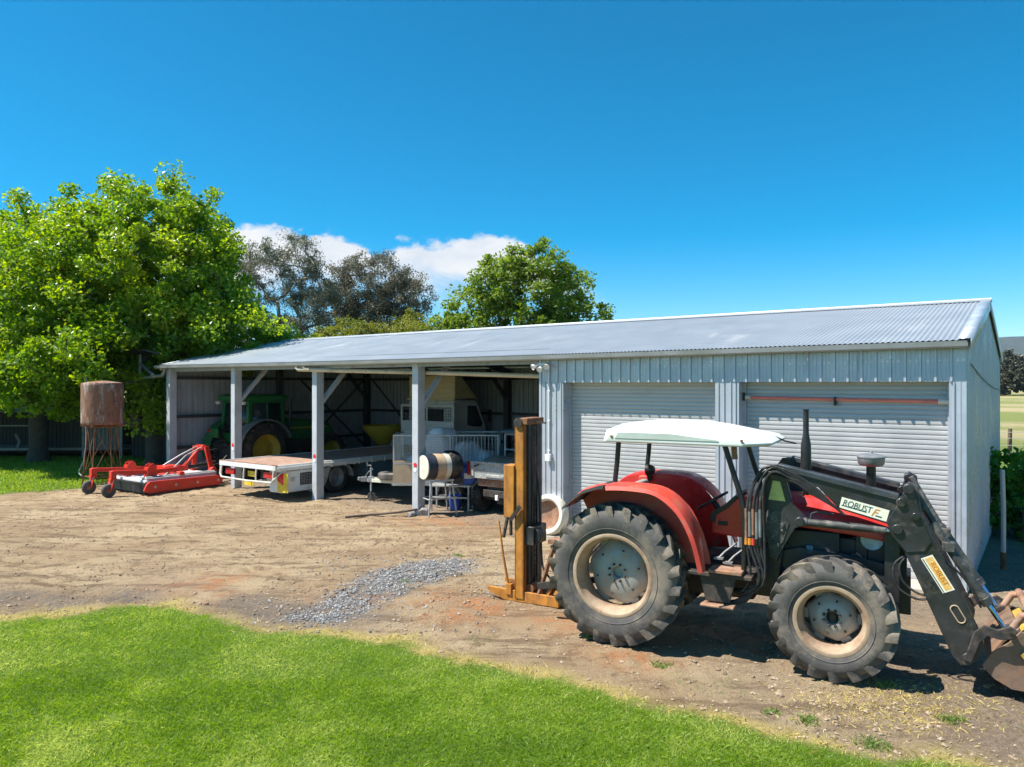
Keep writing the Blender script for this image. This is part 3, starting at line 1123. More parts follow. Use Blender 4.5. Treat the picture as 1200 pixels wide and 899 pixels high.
# floodlights, conduit and switch
for i, (dx, ry) in enumerate(((.14, .5), (-.14, -.6), (0, 0))):
    b = B()
    c = Vector((-7.30 + dx, -.13, 3.40 - (.05 if i == 2 else 0)))
    dr = Vector((sin(ry) * 1.2, -1, -.6)).normalized()
    b.lathe(c, dr, [(.0, -.10), (.025, -.10), (.03, -.04), (.06, .06), (.062, .07), (.05, .062), (.0, .05)], 16)
    o = b.obj('floodlight', MT['white_plastic'], shed)
b = B()
b.bb(-7.38, -7.22, -.07, -.02, 3.36, 3.46)
b.obj('junction_box', MT['white_plastic'], shed, bevel=.008)
b = B()
b.tube([(-7.17, -.035, 3.36), (-7.17, -.035, 1.62)], .014, 8)
for zz in (2.3, 1.7, 2.9):
    b.bb(-7.20, -7.14, -.045, -.02, zz - .012, zz + .012)
b.obj('conduit', MT['white_plastic'], shed)
b = B()
b.bb(-7.23, -7.11, -.09, -.02, 1.48, 1.62)
b.obj('switch_box', MT['white_plastic'], shed, bevel=.01)
# pipe bracket with a small flat panel off the far end
b = B()
b.tube([(-21.72, -.1, 3.62), (-21.74, -.1, 3.44), (-21.85, -.1, 3.32), (-22.1, -.1, 3.30), (-23.25, -.1, 3.25)], .05, 10)
b.bar((-23.25, -.1, 3.2), (-23.25, -.1, 4.03), .09, .05)
b.bar((-23.2, -.1, 3.72), (-22.35, -.1, 3.32), .1, .03)
b.obj('bracket', MT['grey_metal'], shed)
b = B()
b.box((-23.1, -.1, 4.08), (1.35, .5, .045), Matrix.Rotation(radians(-14), 3, 'X'))
b.obj('solar_panel', MT['black_clean'], shed, bevel=.006)
# slack cable along the gable
b = B()
b.tube([(.045, .25 + 8 * t, 3.32 - .42 * t + .35 * (t * t - t) * 1.0) for t in np.linspace(0, 1, 12)], .009, 5)
b.obj('cable', MT['black_clean'], shed)


# ---- things standing in and around the shed
def at(name, label, cat, l, w_, rz=0, group=None, z=0):
    p = S(l, w_, z)
    return thing(name, label, cat, p, SHED_RZ + rz, group)


# white tyre leaning on the wall with a rusty plough disc in it
t = at('tyre_with_disc', 'old white painted tyre leaning on the wall with a rusty disc inside', 'tyre', 7.08, -.10)
t.rotation_euler[0] = radians(-10)
b = B()
b.lathe((0, -.12, .405), (0, 1, 0), [(.285, -.09), (.32, -.12), (.37, -.12), (.40, -.085), (.41, -.03), (.41, .03), (.40, .085), (.37, .11), (.32, .11), (.285, .08), (.275, .0), (.285, -.09)], 40)
b.obj('tyre', MT['offwhite'], t)
b = B()
b.lathe((0, -.12, .405), (0, -1, 0), [(.0, -.06), (.02, -.06), (.09, -.045), (.18, -.01), (.29, .055), (.29, .06), (.18, .0), (.09, -.03), (.0, -.03)], 32)
b.obj('disc', MT['rust_light'], t)
# rusty brown plate standing next to it is part of the mast (built there)

# hose coil on the back wall, mesh panel leaning there
t = at('hose_coil', 'coil of dark hose hanging on the back wall of the shed', 'hose', 8.15, DEP - .28, z=2.0)
b = B()
for k in range(4):
    b.tube([(.34 * cos(a) * (1 - .04 * k), -.05 * k, .42 * sin(a) * (1 - .03 * k)) for a in np.linspace(0, 2 * pi, 25)], .022, 6)
b.obj('coil', MT['black'], t)
t = at('mesh_panel', 'square weld mesh panel leaning against the back wall inside the shed', 'mesh panel', 10.0, DEP - .42)
b = B()
for k in range(17):
    b.bar((-.9 + k * .115, -.25 + .02, .03), (-.9 + k * .115, .22, 2.75), .008, .008)
for k in range(22):
    q = k / 21
    b.bar((-.9, -.24 + .46 * q, .03 + 2.72 * q), (.94, -.24 + .46 * q, .03 + 2.72 * q), .008, .008)
b.obj('mesh', MT['grey_metal'], t)
# ------------------------------------------------------------------ red loader tractor
TRZ = atan2(-.475, .88)
TO = Vector((1.58, 9.24, 0))
tractor = thing('loader_tractor', 'worn red farm tractor with black front loader and white sun canopy', 'tractor', TO, TRZ)


def q(a, r, z):
    return Vector((a, -r, z))


def wheel(name, parent, R, W, rr, nl, lh, pos, dish, disc_r, mats, nuts=8, bolt_r=.105, clean=False):
    """axle along local y, outer side = -y; rim mesh with tyre and disc as children"""
    rubber, lugm, rimm, discm = mats
    root = B()
    # rim: outer lip, barrel, inner lip
    root.lathe((0, 0, 0), (0, -1, 0), [(rr + .012, W * .41), (rr + .03, W * .45), (rr + .018, W * .465), (rr - .012, W * .45), (rr - .02, W * .36), (rr - .05, W * .26), (rr - .055, -W * .2),
                                      (rr - .02, -W * .36), (rr + .03, -W * .45), (rr + .012, -W * .41)], 56)
    wob = lambda a, j: 1 + (.018 * max(0, cos(8 * a)) if j == 0 else 0)
    rim = root.obj('wheel', rimm, parent, loc=pos, smooth=50)
    b = B()
    # tyre carcass
    Rc = R - lh
    prof = [(rr + .005, .41 * W), (rr + .03, .455 * W), (rr + (Rc - rr) * .38, .505 * W), (rr + (Rc - rr) * .62, .515 * W), (Rc - .075, .485 * W), (Rc - .025, .40 * W), (Rc - .004, .2 * W), (Rc, 0)]
    prof = prof + [(r, -y) for r, y in prof[-2::-1]]
    b.lathe((0, 0, 0), (0, -1, 0), prof, 72)
    # sidewall mould rings
    for s in (1, -1):
        for f_ in (.28,):
            rr_ = rr + (Rc - rr) * f_
            yy = s * (.512 if f_ > .5 else .492) * W
            b.lathe((0, 0, 0), (0, -1, 0), [(rr_ - .006, yy - s * .004), (rr_, yy + s * .005), (rr_ + .006, yy - s * .004)], 72)
    b.cur = 1
    sp = 2 * pi / nl
    for s in (1, -1):
        for k in range(nl):
            th0 = sp * (k + (.5 if s < 0 else 0)) + random.uniform(-.012, .012)
            secs = []
            for t in (0, .25, .55, .82, 1.0, 1.12):
                if t <= 1:
                    y_ = s * (-.03 + .50 * t) * W
                    top = R - .018 * t * t - (.004 if t == 0 else 0)
                    bot = Rc - .03 - .05 * t ** 3
                else:
                    y_ = s * .505 * W
                    top = Rc - .075
                    bot = Rc - .14
                th = th0 + sp * .92 * t ** 1.15
                lw = (.055 + .030 * t) / R * (.9 if t <= 1 else .8)
                secs.append([Vector((sin(th + dq) * rad, y_ * -1 if False else -y_, cos(th + dq) * rad)) for rad, dq in ((bot, -lw * .62), (top, -lw * .40), (top, lw * .40), (bot, lw * .62))])
            b.loft(secs)
    # bulge where it meets the ground is left out: the tyre just touches
    ty = b.obj('tyre', [rubber, lugm], rim, smooth=45)
    b = B()
    dy = dish
    b.lathe((0, -dy, 0), (0, -1, 0), [(.0, -.05), (.062, -.05), (.066, .0), (.075, .012), (bolt_r + .05, .012), (disc_r * .62, .002), (disc_r * .86, -.03), (disc_r, -.075), (disc_r, -.088), (disc_r * .8, -.05), (.07, -.03)], 48,
            wob=lambda a, j: 1 + (.05 * cos(6 * a) if j in (7, 8) else 0))
    for k in range(6):
        a = 2 * pi * k / 6
        c0 = Vector((cos(a) * disc_r * .95, -dy + .07, sin(a) * disc_r * .95))
        c1 = Vector((cos(a) * (rr - .045), -dy + .085, sin(a) * (rr - .045)))
        b.bar(c0, c1, .10, .014, (0, 1, 0))
    b.cur = 1
    for k in range(nuts):
        a = 2 * pi * (k + .5) / nuts
        c = Vector((cos(a) * bolt_r, -dy - .01, sin(a) * bolt_r))
        b.cyl(c, c + Vector((0, -.035, 0)), .016, .013, 6)
    for k in range(6):
        a = 2 * pi * (k + .25) / 6
        c = Vector((cos(a) * disc_r * .72, -dy + .02, sin(a) * disc_r * .72))
        b.cyl(c, c + Vector((0, -.026, 0)), .012, .012, 6)
    b.obj('wheel_disc', [discm, MT['iron']], rim, smooth=35)
    return rim


def far_wheel(src, pos, parent):
    c = dup(src, parent)
    c.location = pos
    c.rotation_euler = (0, .1, pi)
    return c


WM = (MT['rubber'], MT['lug'], MT['rim'], MT['disc'])
RR, FR = .815, .625
rw = wheel('wheel', tractor, RR, .43, .455, 22, .045, q(0, .72, RR), .0, .365, WM, bolt_r=.10)
far_wheel(rw, q(0, -.72, RR), tractor)
fw = wheel('wheel', tractor, FR, .35, .335, 18, .040, q(2.31, .70, FR), .01, .245, WM, bolt_r=.082)
far_wheel(fw, q(2.31, -.70, FR), tractor)

# axles, transmission, engine
b = B()
b.cyl(q(0, .62, RR), q(0, -.62, RR), .12, n=20)
b.cyl(q(0, .35, RR), q(0, .18, RR), .2, .26, n=20)
b.cyl(q(0, -.35, RR), q(0, -.18, RR), .2, .26, n=20)
b.bb(-.38, .55, -.27, .27, .52, 1.10)
b.bb(.5, 1.45, -.2, .2, .55, 1.02)
b.bb(-.45, -.36, -.2, .2, .6, 1.15)
b.obj('transmission', MT['iron'], tractor, bevel=.03)
b = B()
b.bb(1.42, 2.55, -.22, .22, .62, 1.36)
b.bb(1.5, 2.35, -.29, -.2, 1.0, 1.42)
b.bb(1.6, 2.45, .2, .27, 1.1, 1.45)
for k in range(4):
    b.cyl(q(1.62 + k * .2, .30, 1.22), q(1.62 + k * .2, .2, 1.22), .045, n=10)
b.cyl(q(1.75, .33, 1.0), q(1.75, .33, .75), .055, n=14)
b.cyl(q(2.0, .34, 1.05), q(2.0, .34, .8), .05, n=14)
b.cyl(q(2.5, .30, 1.15), q(2.5, .12, 1.15), .08, n=14)
b.bb(2.5, 2.62, -.25, .25, .8, 1.5)
b.obj('engine', MT['black'], tractor, bevel=.015)
b = B()
b.cyl(q(1.62, .34, .92), q(1.62, .20, .92), .075, n=18)
b.obj('filter', MT['grey_metal'], tractor, bevel=.01)
b = B()
b.bb(2.02, 2.09, -.345, -.30, 1.17, 1.27)
b.obj('sight_bowl', MT['teal'], tractor, bevel=.01)
b = B()
b.cyl(q(2.31, .56, FR), q(2.31, -.56, FR), .085, n=16)
b.bb(2.16, 2.46, -.2, .2, .48, .76)
b.cyl(q(2.31, .62, FR - .12), q(2.31, .62, FR + .14), .07, n=12)
b.cyl(q(2.31, -.62, FR - .12), q(2.31, -.62, FR + .14), .07, n=12)
b.cyl(q(2.12, .5, FR - .03), q(2.12, -.5, FR - .03), .03, n=10)
b.obj('front_axle', MT['iron'], tractor, bevel=.01)
b = B()
b.bb(2.45, 3.02, -.22, .22, .62, 1.02)
for s in (1, -1):
    b.prism([(1.55, .80), (1.55, 1.12), (1.95, 1.24), (2.45, 1.2), (2.82, 1.15), (2.9, 1.0), (2.82, .92), (2.2, .96), (1.8, .78)], -s * .30, -s * .345)
    b.bb(2.78, 2.92, -s * .36 - .05, -s * .36 + .05, .78, 1.5)
b.obj('subframe', MT['loader'], tractor, bevel=.008)
b = B()
b.bb(2.66, 2.74, -.30, -.24, .72, .92)
b.obj('yellow_valve', MT['yellow_part'], tractor, bevel=.01)

# bonnet and cowl
def ring(x, hw, zb, zt, ch=.07):
    return [(x, -hw, zb), (x, hw, zb), (x, hw, zt - .25), (x, hw - .03, zt - .16), (x, hw - .15, zt - .02), (x, 0, zt), (x, -hw + .15, zt - .02), (x, -hw + .03, zt - .16), (x, -hw, zt - .25)]


b = B()
b.loft([ring(1.50, .32, 1.45, 1.81), ring(2.0, .32, 1.45, 1.795), ring(2.5, .315, 1.41, 1.75), ring(2.86, .30, 1.36, 1.66), ring(2.98, .27, 1.30, 1.57)])
b.obj('bonnet', MT['red'], tractor, bevel=.012)
b = B()
b.bb(2.62, 2.975, -.262, .262, .98, 1.43)
b.cur = 1
for k in range(9):
    b.bb(2.972, 2.985, -.24, .24, 1.02 + k * .042, 1.04 + k * .042)
b.obj('grille', [MT['black_clean'], MT['grey_metal']], tractor, bevel=.008)
for s in (1, -1):
    b = B()
    b.lathe(q(2.66, s * .262, 1.38), q(0, s, 0), [(0, .0), (.10, .0), (.115, .018), (.108, .03), (.098, .024), (.0, .034)], 24)
    b.obj('headlight', MT['galv'], tractor)
b = B()
b.prism([(.98, 1.28), (1.0, 1.50), (1.14, 1.60), (1.27, 1.72), (1.49, 1.76), (1.49, 1.26)], -.275, .275)
b.obj('cowl', MT['red'], tractor, bevel=.025)
b = B()
b.prism([(.965, 1.45), (.985, 1.53), (1.13, 1.625), (1.25, 1.745), (1.30, 1.745), (1.18, 1.60), (1.04, 1.50), (1.03, 1.40)], -.282, .282)
b.bb(1.06, 1.17, -.284, -.276, 1.39, 1.44)
b.obj('dashboard', MT['black_clean'], tractor, bevel=.012)
b = B()
R_ = Matrix.Rotation(radians(-32), 3, 'Y')
c = q(.93, 0, 1.625)
b.tube([c + R_ @ Vector((.20 * cos(a), .20 * sin(a), 0)) for a in np.linspace(0, 2 * pi, 33)], .016, 8)
for a in (.5, 2.6, 4.7):
    b.tube([c, c + R_ @ Vector((.2 * cos(a), .2 * sin(a), 0))], .011, 6)
b.cyl(c, c + R_ @ Vector((0, 0, .02)), .045, n=14)
b.cyl(c, c + Vector((.14, 0, -.16)), .03, n=10)
b.obj('steering_wheel', MT['black_clean'], tractor)
# fenders
FP = [(-.53, 1.60), (-.34, 1.765), (-.10, 1.825), (.25, 1.84), (.54, 1.80), (.78, 1.62), (.92, 1.38), (.985, 1.18), (1.03, .98)]
FPs = []
for i in range(len(FP) - 1):
    p0, p1, p2, p3 = (FP[max(i - 1, 0)], FP[i], FP[i + 1], FP[min(i + 2, len(FP) - 1)])
    for t in (0, .25, .5, .75):
        FPs.append(tuple(.5 * (2 * p1[j] + (p2[j] - p0[j]) * t + (2 * p0[j] - 5 * p1[j] + 4 * p2[j] - p3[j]) * t * t + (3 * p1[j] - p0[j] - 3 * p2[j] + p3[j]) * t ** 3) for j in (0, 1)))
FPs.append(FP[-1])
for s in (1, -1):
    b = B()
    for (x_, z_), (x2, z2) in zip(FPs[:-1], FPs[1:]):
        pass
    rings = []
    for i, (x_, z_) in enumerate(FPs):
        a = FPs[max(i - 1, 0)]
        c = FPs[min(i + 1, len(FPs) - 1)]
        t = Vector((c[0] - a[0], 0, c[1] - a[1])).normalized()
        nrm = Vector((-t.z, 0, t.x))
        def pt(r, o):
            return q(x_, s * r, z_) + nrm * o
        ri = .50 + .30 * max(0, (i / (len(FPs) - 1) - .55) / .45)
        rings.append([pt(ri, -.006), pt(ri, .010), pt(ri + .10, .026), pt(.87, .028), pt(.94, .014), pt(.962, -.030), pt(.945, -.030), pt(.925, -.002), pt(.87, .012), pt(ri + .10, .010)])
    b.loft(rings)
    for j_ in range(len(FPs) - 1):
        for k_ in (6, 7, 8, 9):
            b.mi[j_ * 10 + k_] = 1
    # inner side plate
    poly = [(x_, z_ + .0) for x_, z_ in FPs] + [(.55, .96), (-.05, 1.0), (-.35, 1.25)]
    b.prism(poly, -s * .485, -s * .505)
    b.obj('fender', [MT['red_faded'] if s > 0 else MT['red'], MT['rubber_dark']], tractor)
b = B()
for i, (x_, z_) in enumerate(((-.56, 1.585), (-.36, 1.775), (-.16, 1.83))):
    pass
rings = []
for x_, z_ in ((-.60, 1.575), (-.46, 1.70), (-.33, 1.795), (-.16, 1.85), (-.08, 1.862)):
    rings.append([q(x_, .50, z_), q(x_, .975, z_ - .01), q(x_, .985, z_ - .045), q(x_, .975, z_ - .03), q(x_, .50, z_ - .02)])
b.loft(rings)
b.obj('fender_extension', MT['rubber_dark'], tractor)
# seat
b = B()
b.bb(.12, .60, -.24, .24, 1.30, 1.40)
b.box((.06, 0, 1.58), (.11, .46, .46), Matrix.Rotation(radians(-10), 3, 'Y'))
b.obj('seat', MT['timber_grey'], tractor, bevel=.04, seg=3)
b = B()
b.bb(.1, .5, -.2, .2, 1.08, 1.31)
b.obj('seat_base', MT['black'], tractor, bevel=.01)
# work lamps and levers by the seat
b = B()
b.lathe(q(.02, -.44, 1.90), q(-1, 0, -.1), [(0, -.07), (.04, -.06), (.07, .0), (.075, .05), (.065, .045), (0, .04)], 18)
b.cyl(q(.02, -.44, 1.92), q(.02, -.44, 1.76), .02, n=8)
b.obj('work_lamp', MT['black_clean'], tractor)
b = B()
b.bb(-.12, .0, .40, .52, 1.74, 1.82)
b.bb(-.16, .06, -.44, -.34, 1.70, 1.78)
b.obj('lamp_bracket', MT['red_faded'], tractor, bevel=.012)
for a, r, zz, dx in ((.70, .42, 1.56, .03), (.76, .36, 1.44, .02), (.62, .46, 1.36, .03)):
    b = B()
    b.tube([q(a - dx, r, 1.0), q(a, r, zz - .06)], .011, 6)
    b.cyl(q(a, r, zz - .07), q(a, r, zz), .02, n=8)
    b.obj('lever', MT['grey_metal'], tractor, smooth=50)
# platform, step
b = B()
b.bb(.52, 1.52, -.74, -.2, .90, .94)
b.bb(.52, 1.52, .2, .74, .90, .94)
b.prism([(.95, .90), (1.35, .90), (1.28, .62), (1.02, .62)], -.70, -.68)
b.obj('platform', MT['iron'], tractor, bevel=.006)
b = B()
b.bb(1.06, 1.42, -.76, -.48, .945, .985)
b.obj('floor_plate', MT['rust_light'], tractor, bevel=.008)
b = B()
b.bb(.98, 1.34, -.80, -.60, .58, .605)
b.obj('step', MT['rust_light'], tractor, bevel=.008)
b = B()
for k, (a, z0) in enumerate(((1.12, 1.06), (1.22, 1.02))):
    b.tube([q(a + .15, .3, z0 + .14), q(a + .05, .42, z0 + .06), q(a, .5, z0)], .014, 6)
    b.box(q(a, .5, z0), (.10, .07, .02))
b.obj('pedals', MT['grey_metal'], tractor)

# canopy
def cring(x0, x1, hw, z, cf, cr):
    return [q(x0, -hw + cr, z), q(x0, hw - cr, z), q(x0 + cr, hw, z), q(x1 - cf, hw, z), q(x1, hw - cf * 1.1, z), q(x1, -hw + cf * 1.1, z), q(x1 - cf, -hw, z), q(x0 + cr, -hw, z)]


b = B()
b.loft([cring(-.10, 1.50, .68, 2.365, .2, .05), cring(-.19, 1.66, .76, 2.335, .24, .05), cring(-.18, 1.70, .765, 2.37, .24, .05), cring(-.155, 1.62, .745, 2.475, .26, .06), cring(-.02, 1.12, .60, 2.545, .1, .1), cring(.2, .85, .45, 2.565, .1, .1)])
for p_ in b.v:
    if p_.x > .75 and p_.z > 2.36:
        f_ = min(1, (p_.x - .75) / .9)
        p_.z = 2.36 + (p_.z - 2.36) * (1 - .45 * f_)
can = b.obj('canopy', MT['canopy'], tractor, bevel=.018, seg=3, smooth=30)
b = B()
for k in range(5):
    b.box(q(1.50 + .01 * k, .30 - .15 * k, 2.436), (.10, .012, .012), Matrix.Rotation(radians(14), 3, 'Y'))
b.obj('canopy_ribs', MT['canopy'], can)
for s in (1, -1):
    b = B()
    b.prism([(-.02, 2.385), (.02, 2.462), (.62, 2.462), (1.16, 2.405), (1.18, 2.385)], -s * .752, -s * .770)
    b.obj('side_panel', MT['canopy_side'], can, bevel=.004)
for a, r in ((-.06, .767), (1.42, .767)):
    b = B()
    b.cyl(q(a, r - .012, 2.405), q(a, r + .004, 2.405), .016, n=10)
    b.obj('bolt', MT['rust'], can)
for s in (1, -1):
    b = B()
    b.tube([q(-.03, s * .60, 2.36), q(-.05, s * .60, 2.1), q(-.075, s * .60, 1.88), q(-.05, s * .60, 1.80), q(.02, s * .58, 1.76)], .030, 10)
    b.obj('canopy_post', MT['black_clean'], tractor)
    b = B()
    b.tube([q(1.20, s * .60, 2.36), q(1.30, s * .60, 2.04), q(1.39, s * .60, 1.76), q(1.42, s * .60, 1.60), q(1.42, s * .60, 1.2), q(1.41, s * .60, .93)], .030, 10)
    b.obj('canopy_post', MT['black_clean'], tractor)
b = B()
b.tube([q(1.60, -.10, 2.42), q(1.74, -.10, 2.36), q(1.86, -.12, 2.335)], .010, 6)
b.obj('lamp_stalk', MT['black_clean'], tractor)
b = B()
b.cyl(q(1.26, .40, 2.33), q(1.28, .40, 2.17), .03, n=10)
b.obj('indicator', MT['rust_light'], tractor)

# exhaust, air pre-cleaner
b = B()
b.lathe(q(1.99, .10, 1.72), (0, 0, 1), [(.03, 0), (.03, .10), (.052, .16), (.057, .40), (.054, .62), (.032, .74), (.030, 1.0), (.036, 1.005), (.036, 1.015), (.026, 1.015), (.026, .9)], 20)
b.obj('exhaust_stack', MT['black_clean'], tractor)
b = B()
b.lathe(q(2.64, 0, 1.62), (0, 0, 1), [(.052, 0), (.048, .50), (.058, .505), (.06, .53)], 18)
b.obj('intake_neck', MT['black_clean'], tractor)
b = B()
b.lathe(q(2.64, 0, 2.12), (0, 0, 1), [(.05, .0), (.115, .015), (.132, .035), (.137, .095), (.143, .10), (.143, .112), (.10, .135), (.02, .148), (.016, .165), (.0, .168)], 30)
b.obj('air_cleaner', [MT['grey_metal']], tractor)

# ---- front loader
for s in (1, -1):
    b = B()
    b.prism([(1.60, 2.04), (1.66, 2.13), (1.78, 2.13), (1.83, 2.0), (1.90, 1.73), (2.05, 1.58), (2.04, 1.51), (1.93, 1.47), (1.82, 1.27), (1.74, 1.10), (1.60, 1.14), (1.62, 1.62)], -s * .505, -s * .43)
    b.prism([(1.55, 1.18), (1.80, 1.26), (1.74, .80), (1.58, .78)], -s * .42, -s * .30)
    for a, z_, r_ in ((1.72, 2.06, .075), (1.98, 1.55, .05)):
        b.cyl(q(a, s * .56, z_), q(a, s * .40, z_), r_, n=18)
    for a, z_ in ((1.66, 1.55), (1.80, 1.42), (1.70, 1.30), (1.62, 1.2)):
        b.cyl(q(a, s * .52, z_), q(a, s * .50, z_), .026, n=8)
    tw = b.obj('loader_tower', MT['loader'], tractor, bevel=.008)
    b = B()
    b.prism([(1.655, 1.76), (1.83, 1.75), (1.775, 1.96), (1.70, 1.97)], -s * .508, -s * .5055)
    b.obj('decal', MT['yellow_decal'], tw)
    b = B()
    b.prism([(1.63, 1.64), (1.80, 1.64), (1.87, 1.52), (1.81, 1.32), (1.74, 1.22), (1.66, 1.22), (1.62, 1.42)], -s * .506, -s * .514)
    for a, z_ in ((1.69, 1.56), (1.80, 1.50), (1.70, 1.36), (1.75, 1.28)):
        b.cyl(q(a, s * .535, z_), q(a, s * .512, z_), .022, n=8)
    b.obj('mount_plate', MT['ram'], tw, bevel=.003)
    if s < 0:
        b = B()
        b.prism([(1.80, 1.90), (2.02, 1.83), (2.02, 1.93), (1.80, 2.01)], .42, .4235)
        b.obj('decal', MT['yellow_decal'], tw)

ARM = [(1.66, 1.99), (1.66, 2.08), (1.76, 2.13), (2.93, 1.87), (3.0, 2.04), (3.08, 1.99), (3.12, 1.72), (3.25, 1.42), (3.63, .58), (3.61, .40), (3.52, .30), (3.44, .29), (3.37, .37),
       (3.12, .97), (2.96, 1.34), (2.84, 1.49), (2.81, 1.60), (2.36, 1.72), (2.16, 1.93)]
for s in (1, -1):
    b = B()
    b.prism(ARM, -s * .455, -s * .545)
    # knee bolts
    for a, z_, r_ in ((3.0, 1.97, .05), (2.93, 1.83, .045), (2.90, 1.56, .05), (3.06, 1.70, .04), (3.50, .38, .045)):
        b.cyl(q(a, s * .585, z_), q(a, s * .42, z_), r_, n=16)
    # doubler plate at the knee
    b.prism([(2.80, 1.62), (2.93, 1.86), (3.04, 2.0), (3.10, 1.74), (3.20, 1.46), (3.14, 1.36), (2.98, 1.33), (2.85, 1.49)], -s * .545, -s * .558)
    arm = b.obj('loader_arm', MT['loader'], tractor, bevel=.010)
    b = B()
    b.bar(q(1.76, s * .50, 2.128), q(2.91, s * .50, 1.874), .135, .06)
    b.obj('arm_rail', MT['arm_rail'], arm, bevel=.008)
    o0, o1 = -s * .5455, -s * .5485
    b = B()
    b.prism([(2.39, 1.845), (2.83, 1.74), (2.80, 1.625), (2.365, 1.735)], o0, o1)
    b.obj('name_panel', MT['decal'], arm)
    b = B()
    dn = Vector((3.345 - 3.155, 0, .985 - 1.31)).normalized()
    b.prism([(3.105, 1.285), (3.205, 1.335), (3.395, 1.015), (3.295, .965)], o0, o1)
    b.obj('name_panel', MT['decal'], arm)
    b = B()
    b.prism([(3.140, 1.285), (3.203, 1.318), (3.376, 1.024), (3.318, .994)], -s * .5487, -s * .5496)
    b.obj('orange_panel', MT['decal_orange'], arm)
    b = B()
    for t in np.linspace(0, 2 * pi, 25)[:-1]:
        pass
    cc, ax = Vector((3.42, 0, .78)), Vector((.5, 0, -.87))
    pr_ = Vector((.87, 0, .5))
    loop = [cc + ax * (.075 * (1 if cos(t) > 0 else -1) * .7 + .036 * cos(t)) + pr_ * (.036 * sin(t)) + Vector((0, o1, 0)) for t in np.linspace(0, 2 * pi, 29)]
    b.tube(loop, .006, 6)
    b.obj('hand_hole_rim', MT['tan'], arm)
    if s > 0:
        ex = Vector((.44, 0, -.1073))
        nrm = Vector((0, -1, 0))
        text('lettering', 'ROBUST', .092, frame((2.532, -.5495, 1.757), ex, nrm), MT['ink_green'], arm, sx=.80, shear=.12)
        text('lettering', 'F', .115, frame((2.690, -.5495, 1.706), ex, nrm), MT['ink_orange'], arm, shear=.3)
        b = B()
        b.prism([(2.385, 1.757), (2.388, 1.766), (2.62, 1.7095), (2.617, 1.700)], -.5487, -.5500)
        b.prism([(2.70, 1.672), (2.702, 1.684), (2.76, 1.669), (2.758, 1.657)], -.5487, -.5500)
        b.obj('underline', MT['ink_green'], arm)
        text('lettering', 'ROBUST', .068, frame((3.262, -.5505, 1.155), (.19, 0, -.32), nrm), MT['ink_orange'], arm, sx=.95)
        b = B()
        b.prism([(3.118, 1.280), (3.126, 1.284), (3.310, .974), (3.302, .970)], -.5487, -.5500)
        b.obj('stripe', MT['ink_green'], arm)
    # lift cylinder
    b = B()
    b.cyl(q(2.02, s * .50, 1.545), q(2.80, s * .50, 1.53), .040, n=16)
    b.cyl(q(2.0, s * .50, 1.545), q(2.05, s * .50, 1.545), .048, n=16)
    b.tube([q(2.08, s * .50, 1.58), q(2.09, s * .50, 1.64), q(2.14, s * .48, 1.66), q(2.3, s * .44, 1.64)], .011, 6)
    cy = b.obj('lift_cylinder', MT['ram'], tractor)
    b = B()
    b.cyl(q(2.78, s * .50, 1.53), q(2.90, s * .50, 1.528), .024, n=12)
    b.obj('rod', MT['chrome'], cy)
    # bucket cylinder
    b = B()
    rr_ = s * .40
    b.cyl(q(3.02, rr_, 1.99), q(3.33, rr_, 1.43), .032, n=14)
    b.cyl(q(3.30, rr_, 1.48), q(3.66, rr_, .90), .044, n=16)
    b.cyl(q(3.64, rr_, .935), q(3.68, rr_, .87), .052, n=16)
    b.bar(q(3.20, rr_ + s * .03, 1.63), q(3.37, rr_ + s * .03, 1.36), .035, .05)
    b.bb(3.29, 3.40, -rr_ - .06, -rr_ + .06, 1.36, 1.45)
    cy = b.obj('bucket_cylinder', MT['ram'], tractor, bevel=.004)
    b = B()
    b.cyl(q(3.65, rr_, .92), q(3.85, rr_, .60), .024, n=14)
    b.obj('rod', MT['blue_rod'], cy)
    # bell crank and link
    b = B()
    b.prism([(3.47, .36), (3.53, .34), (3.60, .55), (3.66, .62), (3.76, .60), (3.86, .62), (3.90, .70), (3.84, .74), (3.74, .69), (3.63, .72), (3.55, .64)], -s * .565, -s * .60)
    b.prism([(3.80, .66), (3.88, .70), (4.0, .48), (3.93, .42)], -s * .33, -s * .36)
    b.cyl(q(3.85, s * .60, .66), q(3.85, s * .32, .66), .03, n=12)
    b.obj('bell_crank', MT['iron'], tractor, bevel=.006)
b = B()
b.cyl(q(3.27, .46, 1.03), q(3.27, -.46, 1.03), .06, n=16)
b.obj('cross_tube', MT['loader'], tractor)

# bucket
b = B()
prof = [(3.92, .60), (3.78, .46), (3.68, .30), (3.70, .12), (3.84, .03), (4.55, .015)]
thick = [(4.55, .03), (3.85, .05), (3.73, .14), (3.71, .29), (3.80, .44), (3.93, .575)]
prof = [(a_, z_ + .10) for a_, z_ in prof]
thick = [(a_, z_ + .10) for a_, z_ in thick]
b.prism(prof + thick, -.47, .47)
for s in (1, -1):
    b.prism([(3.93, .68), (3.84, .56), (3.70, .44), (3.62, .30), (3.72, .19), (3.86, .116), (4.56, .104), (4.60, .15), (4.30, .46), (4.10, .62)], -s * .47, -s * .50)
bk = b.obj('bucket', MT['bucket'], tractor, bevel=.005, label='worn steel bucket with rust and yellow paint')
b = B()
b.prism([(3.93, .62), (3.98, .60), (4.20, .34), (4.40, .22), (4.42, .25), (4.24, .40), (4.02, .68)], -.45, .45)
for r in (.52, -.52):
    b.bar(q(3.96, r, .50), q(4.25, r, .12), .04, .10)
b.obj('clam_plate', MT['yellow_bucket'], bk, bevel=.006)
b = B()
for r in (.40, -.40):
    b.tube([q(3.86, r, .64), q(3.95, r, .80), q(4.08, r, .84), q(4.22, r, .72), q(4.32, r, .50)], .036, 10)
b.cyl(q(4.02, .46, .83), q(4.02, -.46, .83), .036, n=12)
